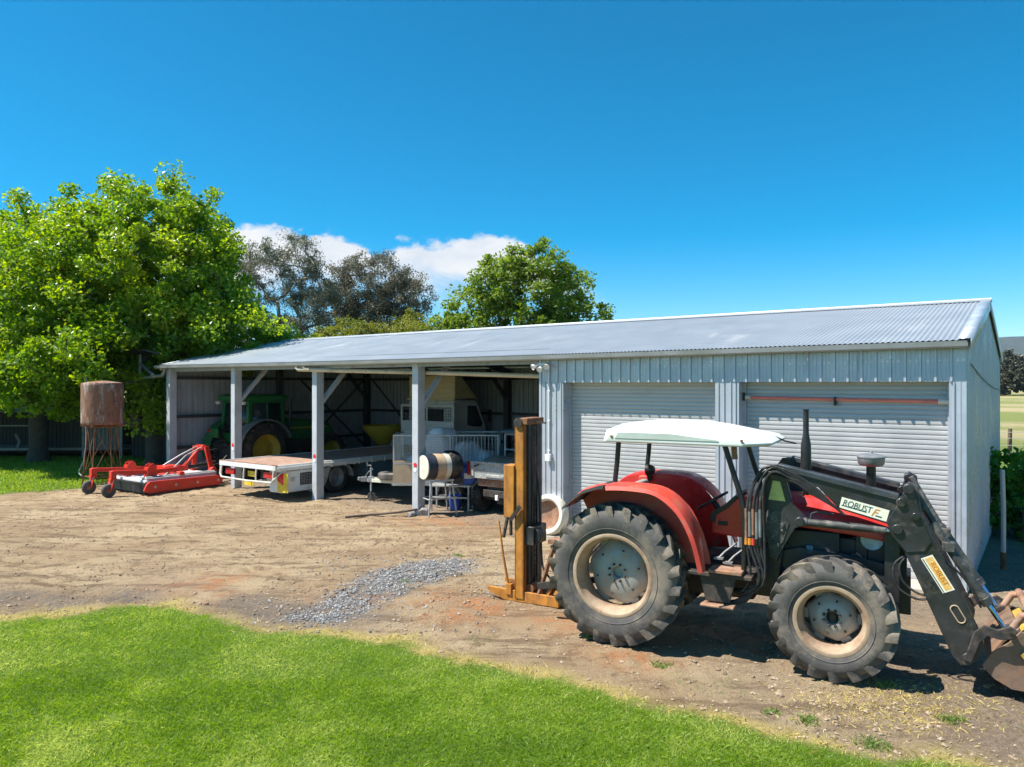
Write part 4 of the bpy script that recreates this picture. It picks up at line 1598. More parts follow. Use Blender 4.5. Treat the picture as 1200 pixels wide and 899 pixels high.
b.obj('clam_frame', MT['rust_light'], bk)
b = B()
b.cyl(q(3.90, .10, .62), q(4.15, .12, .84), .035, n=12)
b.obj('clam_cylinder', MT['yellow_bucket'], bk)

# hoses and couplings
def sm(pts, k=5):
    """Catmull-Rom through the points"""
    P = [Vector(p) for p in pts]
    P = [P[0] * 2 - P[1]] + P + [P[-1] * 2 - P[-2]]
    o = []
    for i in range(1, len(P) - 2):
        for j in range(k):
            t = j / k
            a, b_, c, d = P[i - 1], P[i], P[i + 1], P[i + 2]
            o.append(.5 * ((2 * b_) + (c - a) * t + (2 * a - 5 * b_ + 4 * c - d) * t * t + (3 * b_ - a - 3 * c + d) * t ** 3))
    o.append(P[-2])
    return o


for k in range(6):
    o = k * .028
    b = B()
    j = lambda s_=.02: random.uniform(-s_, s_)
    b.tube(sm([q(1.30 + o * .5 + j(), .56, .78 - o * .2 + j(.05)), q(1.42 + o + j(), .62, .74 + o * .5 + j(.04)), q(1.52 + o + j(.05), .63 + j(.03), .95 + j(.05)), q(1.45 + o * 1.3, .62, 1.26), q(1.44 + o * 1.3, .62, 1.62), q(1.50 + o + j(), .61 + j(), 1.94 - o * .3 + j(.03)), q(1.66 + o * .3 + j(.03), .59 + j(.03), 2.11 - o * .3 + j(.03)),
               q(1.92, .57, 2.06 - o * .6), q(2.14 - o * .3, .565, 1.92 - o * .4), q(2.28 + o * .3, .56, 1.78 - o * .3), q(2.38 + o * .2, .55, 1.69 - o * .2)]), .0145, 7)
    b.obj('hydraulic_hose', MT['hose'], tractor)
    if k < 5:
        b = B()
        b.cyl(q(1.442 + o * 1.3, .622, 1.34 + .02 * (k % 3)), q(1.440 + o * 1.3, .622, 1.66 - .03 * (k % 2)), .0165, n=10)
        b.obj('coupling', MT['rust_light'] if k in (0, 2) else MT['grey_metal'], tractor)
        b = B()
        b.cyl(q(1.442 + o * 1.3, .622, 1.27), q(1.442 + o * 1.3, .622, 1.34), .020, n=8)
        b.obj('dust_cap', MT['ink_orange'] if k in (0, 1) else MT['red_faded'] if k == 2 else MT['black_clean'], tractor)
for k in range(3):
    b = B()
    b.tube(sm([q(1.0 + .1 * k, .50, .86), q(1.15, .60, .66 - .03 * k), q(1.40, .62, .62 + .03 * k), q(1.55 + .02 * k, .60, .86), q(1.62, .56, 1.2 + .05 * k)]), .015, 7)
    b.obj('hydraulic_hose', MT['hose'], tractor)
for k, (dz, dx) in enumerate(((.0, .0), (.06, -.05))):
    b = B()
    b.tube(sm([q(3.02, .44, 1.32), q(2.92 + dx, .46, 1.18), q(2.95 + dx, .47, 1.02 - dz), q(3.08, .47, .92 - dz), q(3.24, .46, .90)]), .012, 7)
    b.obj('hydraulic_hose', MT['hose'], tractor)
b = B()
b.tube(sm([q(3.20, .42, 1.28), q(3.34, .44, 1.24), q(3.50, .43, 1.08), q(3.62, .42, .84)]), .012, 7)
b.obj('hydraulic_hose', MT['hose'], tractor)
# rear linkage
b = B()
for s in (1, -1):
    b.bar(q(-.25, s * .30, .62), q(-1.20, s * .40, .42), .05, .08)
    b.bar(q(-.30, s * .22, 1.12), q(-.85, s * .36, .50), .03, .03)
b.bar(q(-.42, 0, 1.05), q(-1.20, 0, .85), .04, .04)
b.obj('rear_linkage', MT['iron'], tractor)

# ------------------------------------------------------------------ forklift mast behind the tractor
mast_o = TO + Matrix.Rotation(TRZ, 3, 'Z') @ q(-1.70, -.32, 0)
mast = thing('forklift_mast', 'tall rusty yellow forklift mast standing upright behind the red tractor', 'forklift mast', mast_o, TRZ)


def mq(a, r, z):
    return q(a + 1.70, r + .32, z)


def mbb(b, a0, a1, r0, r1, z0, z1):
    p, s_ = mq(a0, r0, z0), mq(a1, r1, z1)
    b.bb(p.x, s_.x, p.y, s_.y, z0, z1)


for nm, m, r0, a0, a1 in (('mast_channel', MT['yellow_old'], -.10, -1.80, -1.66), ('mast_channel', MT['black'], -.58, -1.80, -1.66)):
    b = B()
    mbb(b, a0, a1, r0 - .012, r0 + .012, .06, 2.54)
    mbb(b, a0, a0 + .022, r0 - .075, r0 + .012, .06, 2.54)
    mbb(b, a1 - .022, a1, r0 - .075, r0 + .012, .06, 2.54)
    b.obj(nm, m, mast, bevel=.003)
b = B()
for r0 in (-.20, -.46):
    mbb(b, -1.76, -1.62, r0 - .03, r0 + .03, .1, 2.50)
b.cyl(mq(-1.69, -.33, .15), mq(-1.69, -.33, 2.3), .045, n=14)
b.obj('inner_mast', MT['black'], mast, bevel=.004)
b = B()
mbb(b, -1.79, -1.60, -.60, -.08, 2.46, 2.55)
b.obj('crosshead', MT['rust'], mast, bevel=.01)
b = B()
b.cyl(mq(-1.74, -.06, 2.49), mq(-1.74, -.14, 2.49), .065, n=18)
b.obj('chain_pulley', MT['iron'], mast)
b = B()
b.bar(mq(-1.62, -.3, 2.50), mq(-1.42, -.3, 2.48), .02, .02)
b.obj('stay_rod', MT['iron'], mast)
b = B()
mbb(b, -1.96, -1.80, -.26, -.06, 1.17, 1.90)
b.obj('side_box', MT['yellow_old'], mast, bevel=.008)
b = B()
b.bar(mq(-1.85, -.05, 1.14), mq(-1.70, -.05, 1.34), .03, .05)
b.bar(mq(-1.95, -.16, 1.17), mq(-2.04, -.2, .86), .03, .04)
b.bar(mq(-1.90, -.16, 1.17), mq(-1.92, -.2, .9), .03, .04)
b.obj('latch', MT['iron'], mast)
for i in range(2):
    b = B()
    x0 = -.32 + .05 * i
    for k in range(60):
        z_ = .35 + k * .035
        p = mq(-1.60, x0, z_)
        b.box(p, (.012, .022 if k % 2 else .012, .036))
    b.obj('lift_chain', MT['black'], mast)
# carriage and hub near the middle
b = B()
b.cyl(mq(-1.56, -.16, .92), mq(-1.56, -.30, .92), .12, n=18)
mbb(b, -1.70, -1.52, -.52, -.12, .80, 1.06)
b.obj('carriage', MT['black'], mast, bevel=.01)
# base: box section with pointed toe, tray behind it
b = B()
b.prism([(mq(-2.24, 0, 0).x, .17), (mq(-1.14, 0, 0).x, .15), (mq(-1.14, 0, 0).x, .01), (mq(-1.98, 0, 0).x, .01), (mq(-2.24, 0, 0).x, .12)], mq(0, -.10, 0).y, mq(0, -.14, 0).y)
b.prism([(mq(-2.24, 0, 0).x, .17), (mq(-1.14, 0, 0).x, .15), (mq(-1.14, 0, 0).x, .01), (mq(-1.98, 0, 0).x, .01), (mq(-2.24, 0, 0).x, .12)], mq(0, -.60, 0).y, mq(0, -.64, 0).y)
mbb(b, -2.0, -1.16, -.60, -.13, .012, .04)
mbb(b, -1.20, -1.15, -.60, -.13, .03, .15)
b.obj('base_frame', MT['yellow_old'], mast, bevel=.006)
b = B()
for a in (-1.86, -1.74, -1.60):
    b.cyl(mq(a, -.15, .20), mq(a, -.35, .20), .06, n=14)
mbb(b, -1.95, -1.45, -.5, -.2, .05, .14)
b.obj('roller_set', MT['rust'], mast)
b = B()
b.bar(mq(-1.46, -.16, .14), mq(-1.24, -.22, .88), .03, .10, (0, 1, 0))
mbb(b, -1.34, -1.10, -.40, -.18, .84, .90)
b.obj('link_plate', MT['rust_light'], mast, bevel=.004)
b = B()
b.bar(mq(-1.36, -.22, .12), mq(-1.20, -.36, .45), .05, .12, (0, 1, 0))
b.bar(mq(-1.26, -.26, .12), mq(-1.10, -.4, .42), .05, .12, (0, 1, 0))
b.obj('strut', MT['yellow_old'], mast, bevel=.004)
b = B()
b.tube([mq(-1.90, -.12, .12), mq(-2.0, -.12, .62), mq(-2.07, -.12, 1.10)], [.02, .017, .012], 8)
mbb(b, -1.94, -1.86, -.16, -.08, .1, .24)
b.obj('tilt_lever', MT['yellow_old'], mast)
b = B()
b.tube(sm([mq(-1.64, -.40, 1.9), mq(-1.58, -.40, 1.5), mq(-1.54, -.36, 1.1), mq(-1.50, -.3, .8), mq(-1.44, -.24, .5), mq(-1.3, -.2, .35)]), .016, 7)
b.obj('hydraulic_hose', MT['hose'], mast)
# ------------------------------------------------------------------ green cab tractor in the end bay (faces into the shed, local +y)
gt = at('cab_tractor', 'green cab tractor with yellow wheel rims parked in the end bay', 'tractor', 20.42, 0)


def xwheel(name, parent, R, W, rr, nl, lh, pos, mats, lugs=True):
    """simpler wheel with axle along local x, outer side +x"""
    b = B()
    b.lathe((0, 0, 0), (1, 0, 0), [(.0, .05), (.10, .06), (.12, .02), (rr * .75, .0), (rr * .92, W * .25), (rr, W * .44), (rr + .025, W * .46), (rr + .005, W * .40), (rr - .05, W * .1), (rr, -W * .44), (.1, -W * .2), (0, -W * .2)], 36)
    for k in range(8):
        a = 2 * pi * k / 8
        b.cyl((.0, .16 * cos(a) * rr / .4, .16 * sin(a) * rr / .4), (.035, .16 * cos(a) * rr / .4, .16 * sin(a) * rr / .4), .02, n=6)
    w_ = b.obj('wheel', mats[1], parent, loc=pos, smooth=45)
    b = B()
    Rc = R - lh
    b.lathe((0, 0, 0), (1, 0, 0), [(rr, -.42 * W), (rr + (Rc - rr) * .4, -.5 * W), (Rc - .06, -.49 * W), (Rc - .01, -.38 * W), (Rc, 0), (Rc - .01, .38 * W), (Rc - .06, .49 * W), (rr + (Rc - rr) * .4, .5 * W), (rr, .42 * W)], 48)
    if lugs:
        sp = 2 * pi / nl
        for s in (1, -1):
            for k in range(nl):
                th0 = sp * (k + (.5 if s < 0 else 0))
                secs = []
                for t in (0, .5, 1.0, 1.1):
                    x_ = s * (-.02 + .5 * min(t, 1.02)) * W
                    top = R - .02 * t * t if t <= 1 else Rc - .06
                    bot = Rc - .03 - .05 * t ** 3
                    th = th0 + sp * .8 * t
                    lw = (.05 + .025 * t) / R
                    secs.append([Vector((x_, sin(th + dq) * rad, cos(th + dq) * rad)) for rad, dq in ((bot, -lw * .6), (top, -lw * .4), (top, lw * .4), (bot, lw * .6))])
                b.loft(secs)
    b.obj('tyre', mats[0], w_, smooth=45)
    return w_


GW = (MT['rubber_dark'], MT['yellow_rim'])
w1 = xwheel('rear', gt, .90, .46, .50, 22, .05, (.80, 2.05, .90), GW)
c = dup(w1, gt); c.location = (-.80, 2.05, .90); c.rotation_euler = (0, 0, pi)
w2 = xwheel('front', gt, .68, .36, .36, 18, .04, (.78, 4.75, .68), GW)
c = dup(w2, gt); c.location = (-.78, 4.75, .68); c.rotation_euler = (0, 0, pi)
b = B()
b.bb(-.3, .3, 1.6, 3.3, .6, 1.2)
b.bb(-.32, .32, 3.3, 5.1, .7, 1.3)
b.cyl((-.7, 2.05, .9), (.7, 2.05, .9), .16, n=14)
b.cyl((-.7, 4.75, .68), (.7, 4.75, .68), .1, n=14)
b.obj('chassis', MT['iron'], gt, bevel=.02)
b = B()
b.loft([[(-.36, y_, zb), (.36, y_, zb), (.36, y_, zt - .12), (.24, y_, zt), (-.24, y_, zt), (-.36, y_, zt - .12)] for y_, zb, zt in ((3.0, 1.2, 1.92), (4.2, 1.15, 1.85), (5.1, 1.1, 1.72), (5.35, 1.15, 1.5))])
b.obj('bonnet', MT['green'], gt, bevel=.02)
b = B()
b.bb(.361, .366, 3.2, 5.0, 1.52, 1.57)
b.obj('yellow_stripe', MT['yellow_rim'], gt)
# cab frame: posts, roof, glass
PB = {'rl': (-.72, 1.55), 'rr': (.72, 1.55), 'fl': (-.66, 2.95), 'fr': (.66, 2.95)}
b = B()
for x_, y_ in PB.values():
    b.bar((x_, y_, 1.15), (x_ * .93, y_ + (.1 if y_ < 2 else -.06), 2.55), .11, .13, (0, 1, 0))
b.bar((.72, 2.30, 1.2), (.67, 2.30, 2.5), .05, .06, (0, 1, 0))
for x_ in (-.70, .70):
    b.bar((x_, 1.5, 1.2), (x_ * .94, 3.0, 1.2), .10, .12)
    b.bar((x_ * .95, 1.6, 2.47), (x_ * .9, 2.95, 2.47), .08, .08)
b.bar((-.72, 2.93, 1.25), (.72, 2.93, 1.25), .1, .12)
b.bar((-.72, 1.62, 2.47), (.72, 1.62, 2.47), .08, .08)
b.obj('cab_frame', MT['green'], gt, bevel=.012)
b = B()
b.bb(-.66, .66, 1.50, 1.60, 1.10, 1.45)
b.obj('cab_rear_panel', MT['green'], gt, bevel=.012)
b = B()
b.loft([[(-.76 + i_, 1.42 + i_, z_), (.76 - i_, 1.42 + i_, z_), (.76 - i_, 3.08 - i_, z_), (-.76 + i_, 3.08 - i_, z_)] for z_, i_ in ((2.50, .03), (2.54, 0), (2.66, .0), (2.72, .10))])
b.obj('cab_roof', MT['green'], gt, bevel=.03, seg=3)
b = B()
b.add([(.70, 1.62, 1.25), (.70, 2.92, 1.25), (.645, 2.86, 2.5), (.66, 1.67, 2.5)], [(0, 1, 2, 3)])
b.add([(-.70, 1.62, 1.25), (-.70, 2.92, 1.25), (-.645, 2.86, 2.5), (-.66, 1.67, 2.5)], [(0, 1, 2, 3)])
b.add([(-.66, 1.57, 1.45), (.66, 1.57, 1.45), (.62, 1.66, 2.5), (-.62, 1.66, 2.5)], [(0, 1, 2, 3)])
b.add([(-.6, 2.94, 1.5), (.6, 2.94, 1.5), (.58, 2.88, 2.5), (-.58, 2.88, 2.5)], [(0, 1, 2, 3)])
b.obj('cab_glass', MT['glass'], gt, solid=.008)
b = B()
b.bb(-.25, .25, 1.85, 2.3, 1.3, 1.45)
b.bb(-.25, .25, 1.80, 1.92, 1.45, 2.05)
b.obj('seat', MT['black'], gt, bevel=.04)
for s in (1, -1):
    b = B()
    pts_ = []
    rings = []
    for a in np.linspace(-.25, 2.75, 15):
        y_, z_ = 2.05 - 1.02 * cos(a), .90 + 1.02 * sin(a)
        rings.append([(s * .62, y_, z_), (s * 1.06, y_, z_), (s * 1.07, y_ + .03 * cos(a), z_ - .04 * sin(a)), (s * .62, y_ + .03 * cos(a), z_ - .03 * sin(a))])
    b.loft(rings)
    b.obj('fender', MT['grey_metal'] if s > 0 else MT['green'], gt)
    b = B()
    b.box((s * .72, 1.40, 2.44), (.16, .10, .10))
    b.obj('work_lamp', MT['offwhite'], gt, bevel=.02)
    b = B()
    b.bb(s * .60 - .2 * s, s * .60 + .25 * s, 1.15, 1.28, 1.30, 1.62)
    b.obj('rear_panel', MT['green'], gt, bevel=.03)
    b = B()
    b.bb(s * .80 - .07, s * .80 + .07, 1.12, 1.15, 1.50, 1.58)
    b.obj('tail_light', MT['tail_red'], gt, bevel=.005)
b = B()
for s in (1, -1):
    b.bar((s * .28, 1.6, .72), (s * .42, .55, .50), .05, .09)
    b.bar((s * .42, .75, .55), (s * .30, 1.45, 1.15), .04, .04)
    b.bar((s * .28, 1.4, 1.25), (s * .34, 1.0, 1.12), .06, .08)
b.bar((0, 1.55, 1.05), (0, .62, .95), .05, .05)
b.bb(-.4, .4, 1.25, 1.6, .55, 1.15)
b.obj('rear_linkage', MT['black'], gt, bevel=.01)
b = B()
b.tube([(.80, 3.05, 1.3), (.80, 3.1, 2.0), (.82, 3.1, 2.55)], .045, 10)
b.obj('exhaust_stack', MT['black'], gt)

# ------------------------------------------------------------------ flatbed truck (local +y forward)
tr = at('flatbed_truck', 'white flatbed truck backed out with a rusty brown tray and cream roof box', 'truck', 16.15, 0)
b = B()
b.bb(-1.2, 1.2, -.85, 6.05, .86, .92)
for k in range(12):
    b.bb(-1.2 + .2 * k + .004, -1.2 + .2 * (k + 1) - .004, -.845, 6.0, .92, .935)
b.obj('tray_deck', MT['deck'], tr)
b = B()
for s in (1, -1):
    b.bb(s * 1.2, s * 1.245, -.86, 6.05, .80, .955)
    for k in range(14):
        y_ = -.6 + k * .5
        b.bb(s * 1.245, s * 1.275, y_ - .02, y_ + .02, .78, .92)
    b.bb(s * 1.275, s * 1.30, -.86, 6.05, .875, .905)
for k in range(9):
    y_ = -.6 + k * .8
    b.bb(-1.19, 1.19, y_ - .03, y_ + .03, .77, .86)
b.bb(-1.245, 1.245, -.90, -.85, .83, .95)
b.obj('tray_rail', MT['truck_white'], tr, bevel=.004)
b = B()
b.bb(-1.245, 1.245, -.90, -.84, .951, .972)
b.obj('tray_edge', MT['rust_light'], tr, bevel=.004)
b = B()
b.bb(-.45, -.33, -.7, 7.6, .55, .78)
b.bb(.33, .45, -.7, 7.6, .55, .78)
b.cyl((-.9, 1.2, .46), (.9, 1.2, .46), .09, n=12)
b.cyl((-.9, 6.7, .46), (.9, 6.7, .46), .07, n=12)
b.obj('chassis', MT['black'], tr, bevel=.01)
b = B()
for x_ in (-1.15, -.12, .42, 1.15):
    b.tube([(x_, -.88, .84), (x_, -.90, .66), (x_, -.90, .52)], .022, 8)
b.tube([(-1.2, -.88, .84), (-1.19, -.91, .60), (-1.1, -.92, .52), (0, -.92, .50), (1.1, -.92, .52), (1.19, -.91, .60), (1.22, -.6, .84)], .024, 8)
b.tube([(.42, -.90, .52), (.6, -.5, .52), (.8, .2, .8)], .02, 8)
b.obj('rear_bumper', MT['offwhite'], tr)
for x_ in (-.85, .85):
    b = B()
    b.bb(x_ - .20, x_ + .20, -.84, -.78, .60, .76)
    b.obj('tail_light', MT['tail_red'], tr, bevel=.01)
b = B()
b.bb(-.08, .28, -.80, -.785, .60, .74)
b.cur = 1
b.bb(-.05, .25, -.803, -.80, .65, .69)
b.obj('number_plate', [MT['plate_yellow'], MT['plate_yellow']], tr, bevel=.003)
b = B()
b.bb(-.30, .10, -.75, -.735, .34, .46)
b.obj('warning_plate', MT['plate_yellow'], tr, bevel=.003)
# chevron marker, white underbody unit with a vent
b = B()
b.add([(1.0, -.66, .25), (1.42, -.66, .25), (1.42, -.66, .74), (1.0, -.66, .74), (1.0, -.64, .25), (1.42, -.64, .25), (1.42, -.64, .74), (1.0, -.64, .74)], [(0, 1, 2, 3), (4, 5, 6, 7), (0, 1, 5, 4), (1, 2, 6, 5), (2, 3, 7, 6), (3, 0, 4, 7)])
b.cur = 1
b.prism([(1.0, .55), (1.25, .42), (1.25, .74), (1.0, .74)], -.664, -.661)
b.obj('marker_plate', [MT['plate_yellow'], MT['reflect_red']], tr)
b = B()
b.bb(.62, 1.17, -.63, .55, .22, .78)
un = b.obj('underbody_box', MT['truck_white'], tr, bevel=.02)
b = B()
b.bb(1.171, 1.180, -.08, .42, .38, .70)
b.cur = 1
for k in range(7):
    b.bb(1.18, 1.19, -.06, .40, .405 + k * .042, .42 + k * .042)
for k in range(6):
    b.bb(1.19, 1.194, -.06 + k * .09, -.045 + k * .09, .39, .69)
b.obj('vent', [MT['black_clean'], MT['grey_metal']], un)
b = B()
b.bb(1.171, 1.176, -.38, -.24, .50, .62)
b.obj('label_plate', MT['galv'], un)
TWM = (MT['rubber_dark'], MT['grey_metal'])
for y_, prs in ((1.2, (.99, .70)), (6.95, (.98,))):
    for s in (1, -1):
        for x_ in prs:
            wv = xwheel('wheel', tr, .46, .26, .24, 1, .01, (s * x_, y_, .46), TWM, lugs=False)
            if s < 0:
                wv.rotation_euler = (0, 0, pi)
b = B()
for s in (1, -1):
    rings = []
    for a in np.linspace(.1, pi - .35, 9):
        rings.append([(s * .55, 1.2 + .58 * cos(a), .40 + .52 * min(sin(a), .75)), (s * 1.17, 1.2 + .58 * cos(a), .40 + .52 * min(sin(a), .75)), (s * 1.17, 1.2 + .56 * cos(a), .39 + .50 * min(sin(a), .75)), (s * .55, 1.2 + .56 * cos(a), .39 + .50 * min(sin(a), .75))])
    b.loft(rings)
    b.bb(s * .66, s * 1.18, .58, .60, .10, .74)
    b.prism([(.60, .10), (.60, .74), (.95, .78), (.80, .4)], s * 1.165, s * 1.18, 'x')
b.obj('mudguard', MT['poly_grey'], tr)
b = B()
b.bb(.55, 1.16, 2.3, 3.5, .35, .80)
b.obj('tool_box', MT['teal'], tr, bevel=.02)
b = B()
b.bb(.50, 1.16, 3.7, 4.9, .33, .78)
b.obj('fuel_tank', MT['galv'], tr, bevel=.06, seg=3)
# headboard with two mesh windows
b = B()
b.bb(-1.22, 1.22, 6.06, 6.11, .95, 1.80)
for x_ in (-1.19, 0, 1.19):
    b.bb(x_ - .04, x_ + .04, 6.06, 6.12, 1.80, 2.34)
b.bb(-1.22, 1.22, 6.06, 6.12, 2.28, 2.36)
b.obj('headboard', MT['truck_white'], tr, bevel=.01)
b = B()
for k in range(23):
    b.bb(-1.15 + k * .1 - .005, -1.15 + k * .1 + .005, 6.085, 6.095, 1.8, 2.28)
for k in range(5):
    b.bb(-1.18, 1.18, 6.08, 6.09, 1.86 + k * .09, 1.87 + k * .09)
b.obj('window_mesh', MT['black'], tr)
# cab
b = B()
b.prism([(6.25, .60), (6.25, 2.42), (6.35, 2.52), (7.35, 2.50), (7.55, 2.42), (7.98, 1.62), (8.02, 1.5), (8.02, .62), (7.35, .60), (7.30, .86), (7.12, 1.0), (6.75, 1.0), (6.58, .86), (6.55, .60)], -1.04, 1.04, 'x')
cabo = b.obj('cab', MT['truck_white'], tr, bevel=.05, seg=3)
for s in (1, -1):
    b = B()
    b.prism([(6.98, 1.66), (6.98, 2.32), (7.45, 2.30), (7.80, 1.66), (7.72, 1.56), (7.2, 1.60)], s * 1.042, s * 1.05, 'x')
    b.obj('side_window', MT['glass'], cabo)
    b = B()
    b.bb(s * 1.05, s * 1.062, 7.0, 7.2, 1.38, 1.42)
    b.obj('door_handle', MT['black_clean'], cabo)
    b = B()
    b.bar((s * 1.06, 7.85, 2.2), (s * 1.25, 7.92, 2.1), .02, .02)
    b.box((s * 1.28, 7.92, 1.95), (.05, .16, .42))
    b.obj('mirror', MT['black_clean'], cabo, bevel=.01)
b = B()
b.add([(-.95, 7.585, 2.38), (.95, 7.585, 2.38), (.95, 7.985, 1.66), (-.95, 7.985, 1.66)], [(0, 1, 2, 3)])
b.obj('windscreen', MT['glass'], cabo, solid=.006)
b = B()
b.bb(-.6, .6, 6.12, 6.24, .9, 2.2)
b.obj('cab_gap_shroud', MT['black'], tr)
# cream wind deflector box on the roof, sloping nose
b = B()
b.prism([(6.30, 2.56), (6.30, 3.32), (6.42, 3.38), (6.62, 3.36), (7.45, 2.62), (7.50, 2.56)], -1.05, 1.05, 'x')
df = b.obj('wind_deflector', MT['cream'], tr, bevel=.04, seg=3)
b = B()
for zz in (2.74, 2.92, 3.10, 3.24):
    b.bb(-1.0, 1.0, 6.285, 6.30, zz - .012, zz + .012)
b.bb(-1.08, 1.08, 6.24, 6.34, 2.50, 2.57)
b.obj('deflector_ribs', MT['cream'], df, bevel=.005)

# ------------------------------------------------------------------ yellow spreader by the end wall
sp_ = at('spreader', 'yellow fertiliser spreader hopper standing deep in the shed behind the truck tray', 'spreader', 18.7, 6.6)
b = B()
b.lathe((0, 0, 0), (0, 0, 1), [(.18, .75), (.25, .78), (.80, 1.40), (.82, 1.55), (.84, 1.56), (.80, 1.56), (.76, 1.40), (.2, .82)], 4 * 8)
b.obj('hopper', MT['yellow_rim'], sp_)
b = B()
for s in (1, -1):
    b.tube([(s * .4, -.1, .0), (s * .4, -.1, .8), (s * .25, .2, 1.0)], .035, 8)
    b.tube([(s * .4, .5, .0), (s * .4, .5, .9)], .035, 8)
b.tube([(-.4, -.1, .5), (.4, -.1, .5)], .03, 8)
b.lathe((0, 0, .62), (0, 0, 1), [(0, 0), (.3, .0), (.32, .04), (.05, .06), (.05, .2)], 20)
b.obj('frame', MT['red'], sp_)
b = B()
b.prism([(.5, .8), (.95, .8), (.95, 1.35), (.85, 1.35)], -.3, -.28)
b.obj('guard', MT['galv'], sp_)

# ------------------------------------------------------------------ red and white slasher mower in front of the end bay
mo = thing('slasher_mower', 'bright red and white slasher mower with two small tail wheels on the dirt', 'mower', (-10.0, 20.05, 0), atan2(VY, VX) - pi / 2)
# local: +y toward the shed, +x to the right; deck x -2.0..0, y 0..2.3
b = B()
b.loft([[(-2.0, .05, z_), (-.10, .05, z_), (-.10 + i_, .25, z_), (-.10 + i_, 2.15, z_), (-.3, 2.3, z_), (-1.8, 2.3, z_), (-2.0 - i_, 2.15, z_), (-2.0 - i_, .25, z_)] for z_, i_ in ((.22, 0), (.24, .0), (.36, 0), (.385, -.04))])
b.obj('deck', MT['mower_white'], mo, bevel=.012)
b = B()
b.bb(-.42, -.12, .1, 2.2, .38, .44)
b.bb(-1.98, -1.7, .1, 2.2, .38, .44)
b.cyl((-.27, .12, .41), (-.27, 2.2, .41), .07, n=12)
b.cyl((-1.84, .12, .41), (-1.84, 2.2, .41), .07, n=12)
b.bb(-1.5, -.6, .3, .36, .385, .42)
b.obj('deck_ribs', MT['galv'], mo, bevel=.008)
for x_ in (0, -2.05):
    b = B()
    b.prism([(-.06, .12), (.02, .30), (.12, .37), (2.15, .35), (2.30, .27), (2.30, .14), (2.15, .07), (.10, .045)], x_ - .03, x_ + .035, 'x')
    sk = b.obj('side_skirt', MT['red_new'], mo, bevel=.01)
    b = B()
    for y_ in (.25, .85, 1.5, 2.15):
        b.cyl((x_ + .035, y_, .21), (x_ + .045, y_, .21), .035, n=14)
    b.obj('skirt_bolts', MT['galv'], sk)
b = B()
for k in range(48):
    x_ = -1.98 + k * .041
    b.bar((x_, .02, .30), (x_, -.0, .05), .026, .014)
b.bb(-2.0, -.05, -.0, .06, .28, .33)
b.bb(-2.0, -.02, .03, .06, .14, .17)
b.obj('chain_guard', MT['black'], mo)
for i, x_ in enumerate((-.42, -1.55)):
    b = B()
    b.bar((x_, 1.15, .60), (x_, .35, .58), .10, .12)
    b.bar((x_, .40, .58), (x_, -.70, .66), .10, .11)
    b.bb(x_ - .07, x_ + .07, -.74, -.60, .46, .70)
    b.bb(x_ - .10, x_ + .10, .22, .46, .44, .72)
    for dx in (-.09, .09):
        b.prism([(.20, .40), (.26, .78), (.38, .84), (.48, .74), (.50, .40)], x_ + dx - .012, x_ + dx + .012, 'x')
    b.obj('tail_arm', MT['red_new'], mo, bevel=.008)
    b = B()
    for dx in (-.07, .07):
        b.bar((x_ + dx, -.68, .50), (x_ + dx, -.76, .18), .02, .09, (1, 0, 0))
    b.bb(x_ - .08, x_ + .08, -.76, -.60, .46, .50)
    fk = b.obj('castor_fork', MT['red_new'], mo, bevel=.004)
    b = B()
    b.lathe((x_, -.78, .185), (1, 0, 0), [(.08, -.05), (.16, -.055), (.185, -.03), (.185, .03), (.16, .055), (.08, .05)], 24)
    b.cur = 1
    b.lathe((x_, -.78, .185), (1, 0, 0), [(.0, -.06), (.04, -.06), (.05, -.03), (.09, -.03), (.09, .03), (.05, .03), (.04, .06), (0, .06)], 18)
    b.obj('castor_wheel', [MT['rubber'], MT['rust_light']], fk)
b = B()
b.bb(-1.25, -.75, .95, 1.45, .40, .66)
b.bb(-1.12, -.88, 1.40, 1.75, .46, .62)
b.bb(-1.95, -.12, 1.05, 1.20, .44, .54)
b.obj('gearbox', MT['red_new'], mo, bevel=.02)
b = B()
for x_ in (-.45, -1.45):
    b.bar((x_ * .6 - .38, 2.18, 1.16), (x_, 2.25, .42), .07, .14, (0, 1, 0))
b.bar((-.95, 2.2, 1.16), (-1.0, 1.55, .46), .07, .11, (1, 0, 0))
b.bb(-1.12, -.74, 2.12, 2.24, 1.06, 1.20)
b.cyl((-.52, 2.25, .46), (-.34, 2.25, .46), .10, n=14)
b.cyl((-1.38, 2.25, .46), (-1.56, 2.25, .46), .10, n=14)
b.obj('hitch_frame', MT['red_new'], mo, bevel=.01)
for x_ in (-.80, -1.10):
    b = B()
    b.tube([(x_, 2.14, 1.14), (x_ + .02, 1.6, .92), (x_ + (.25 if x_ > -1 else -.1), 1.1, .62), (x_ + (.35 if x_ > -1 else -.2), .75, .42)], .022, 8)
    b.obj('stay_pipe', MT['galv'], mo)
b = B()
b.cyl((-1.0, 1.75, .54), (-1.0, 2.7, .62), .06, n=12)
b.obj('drive_shaft', MT['black'], mo)

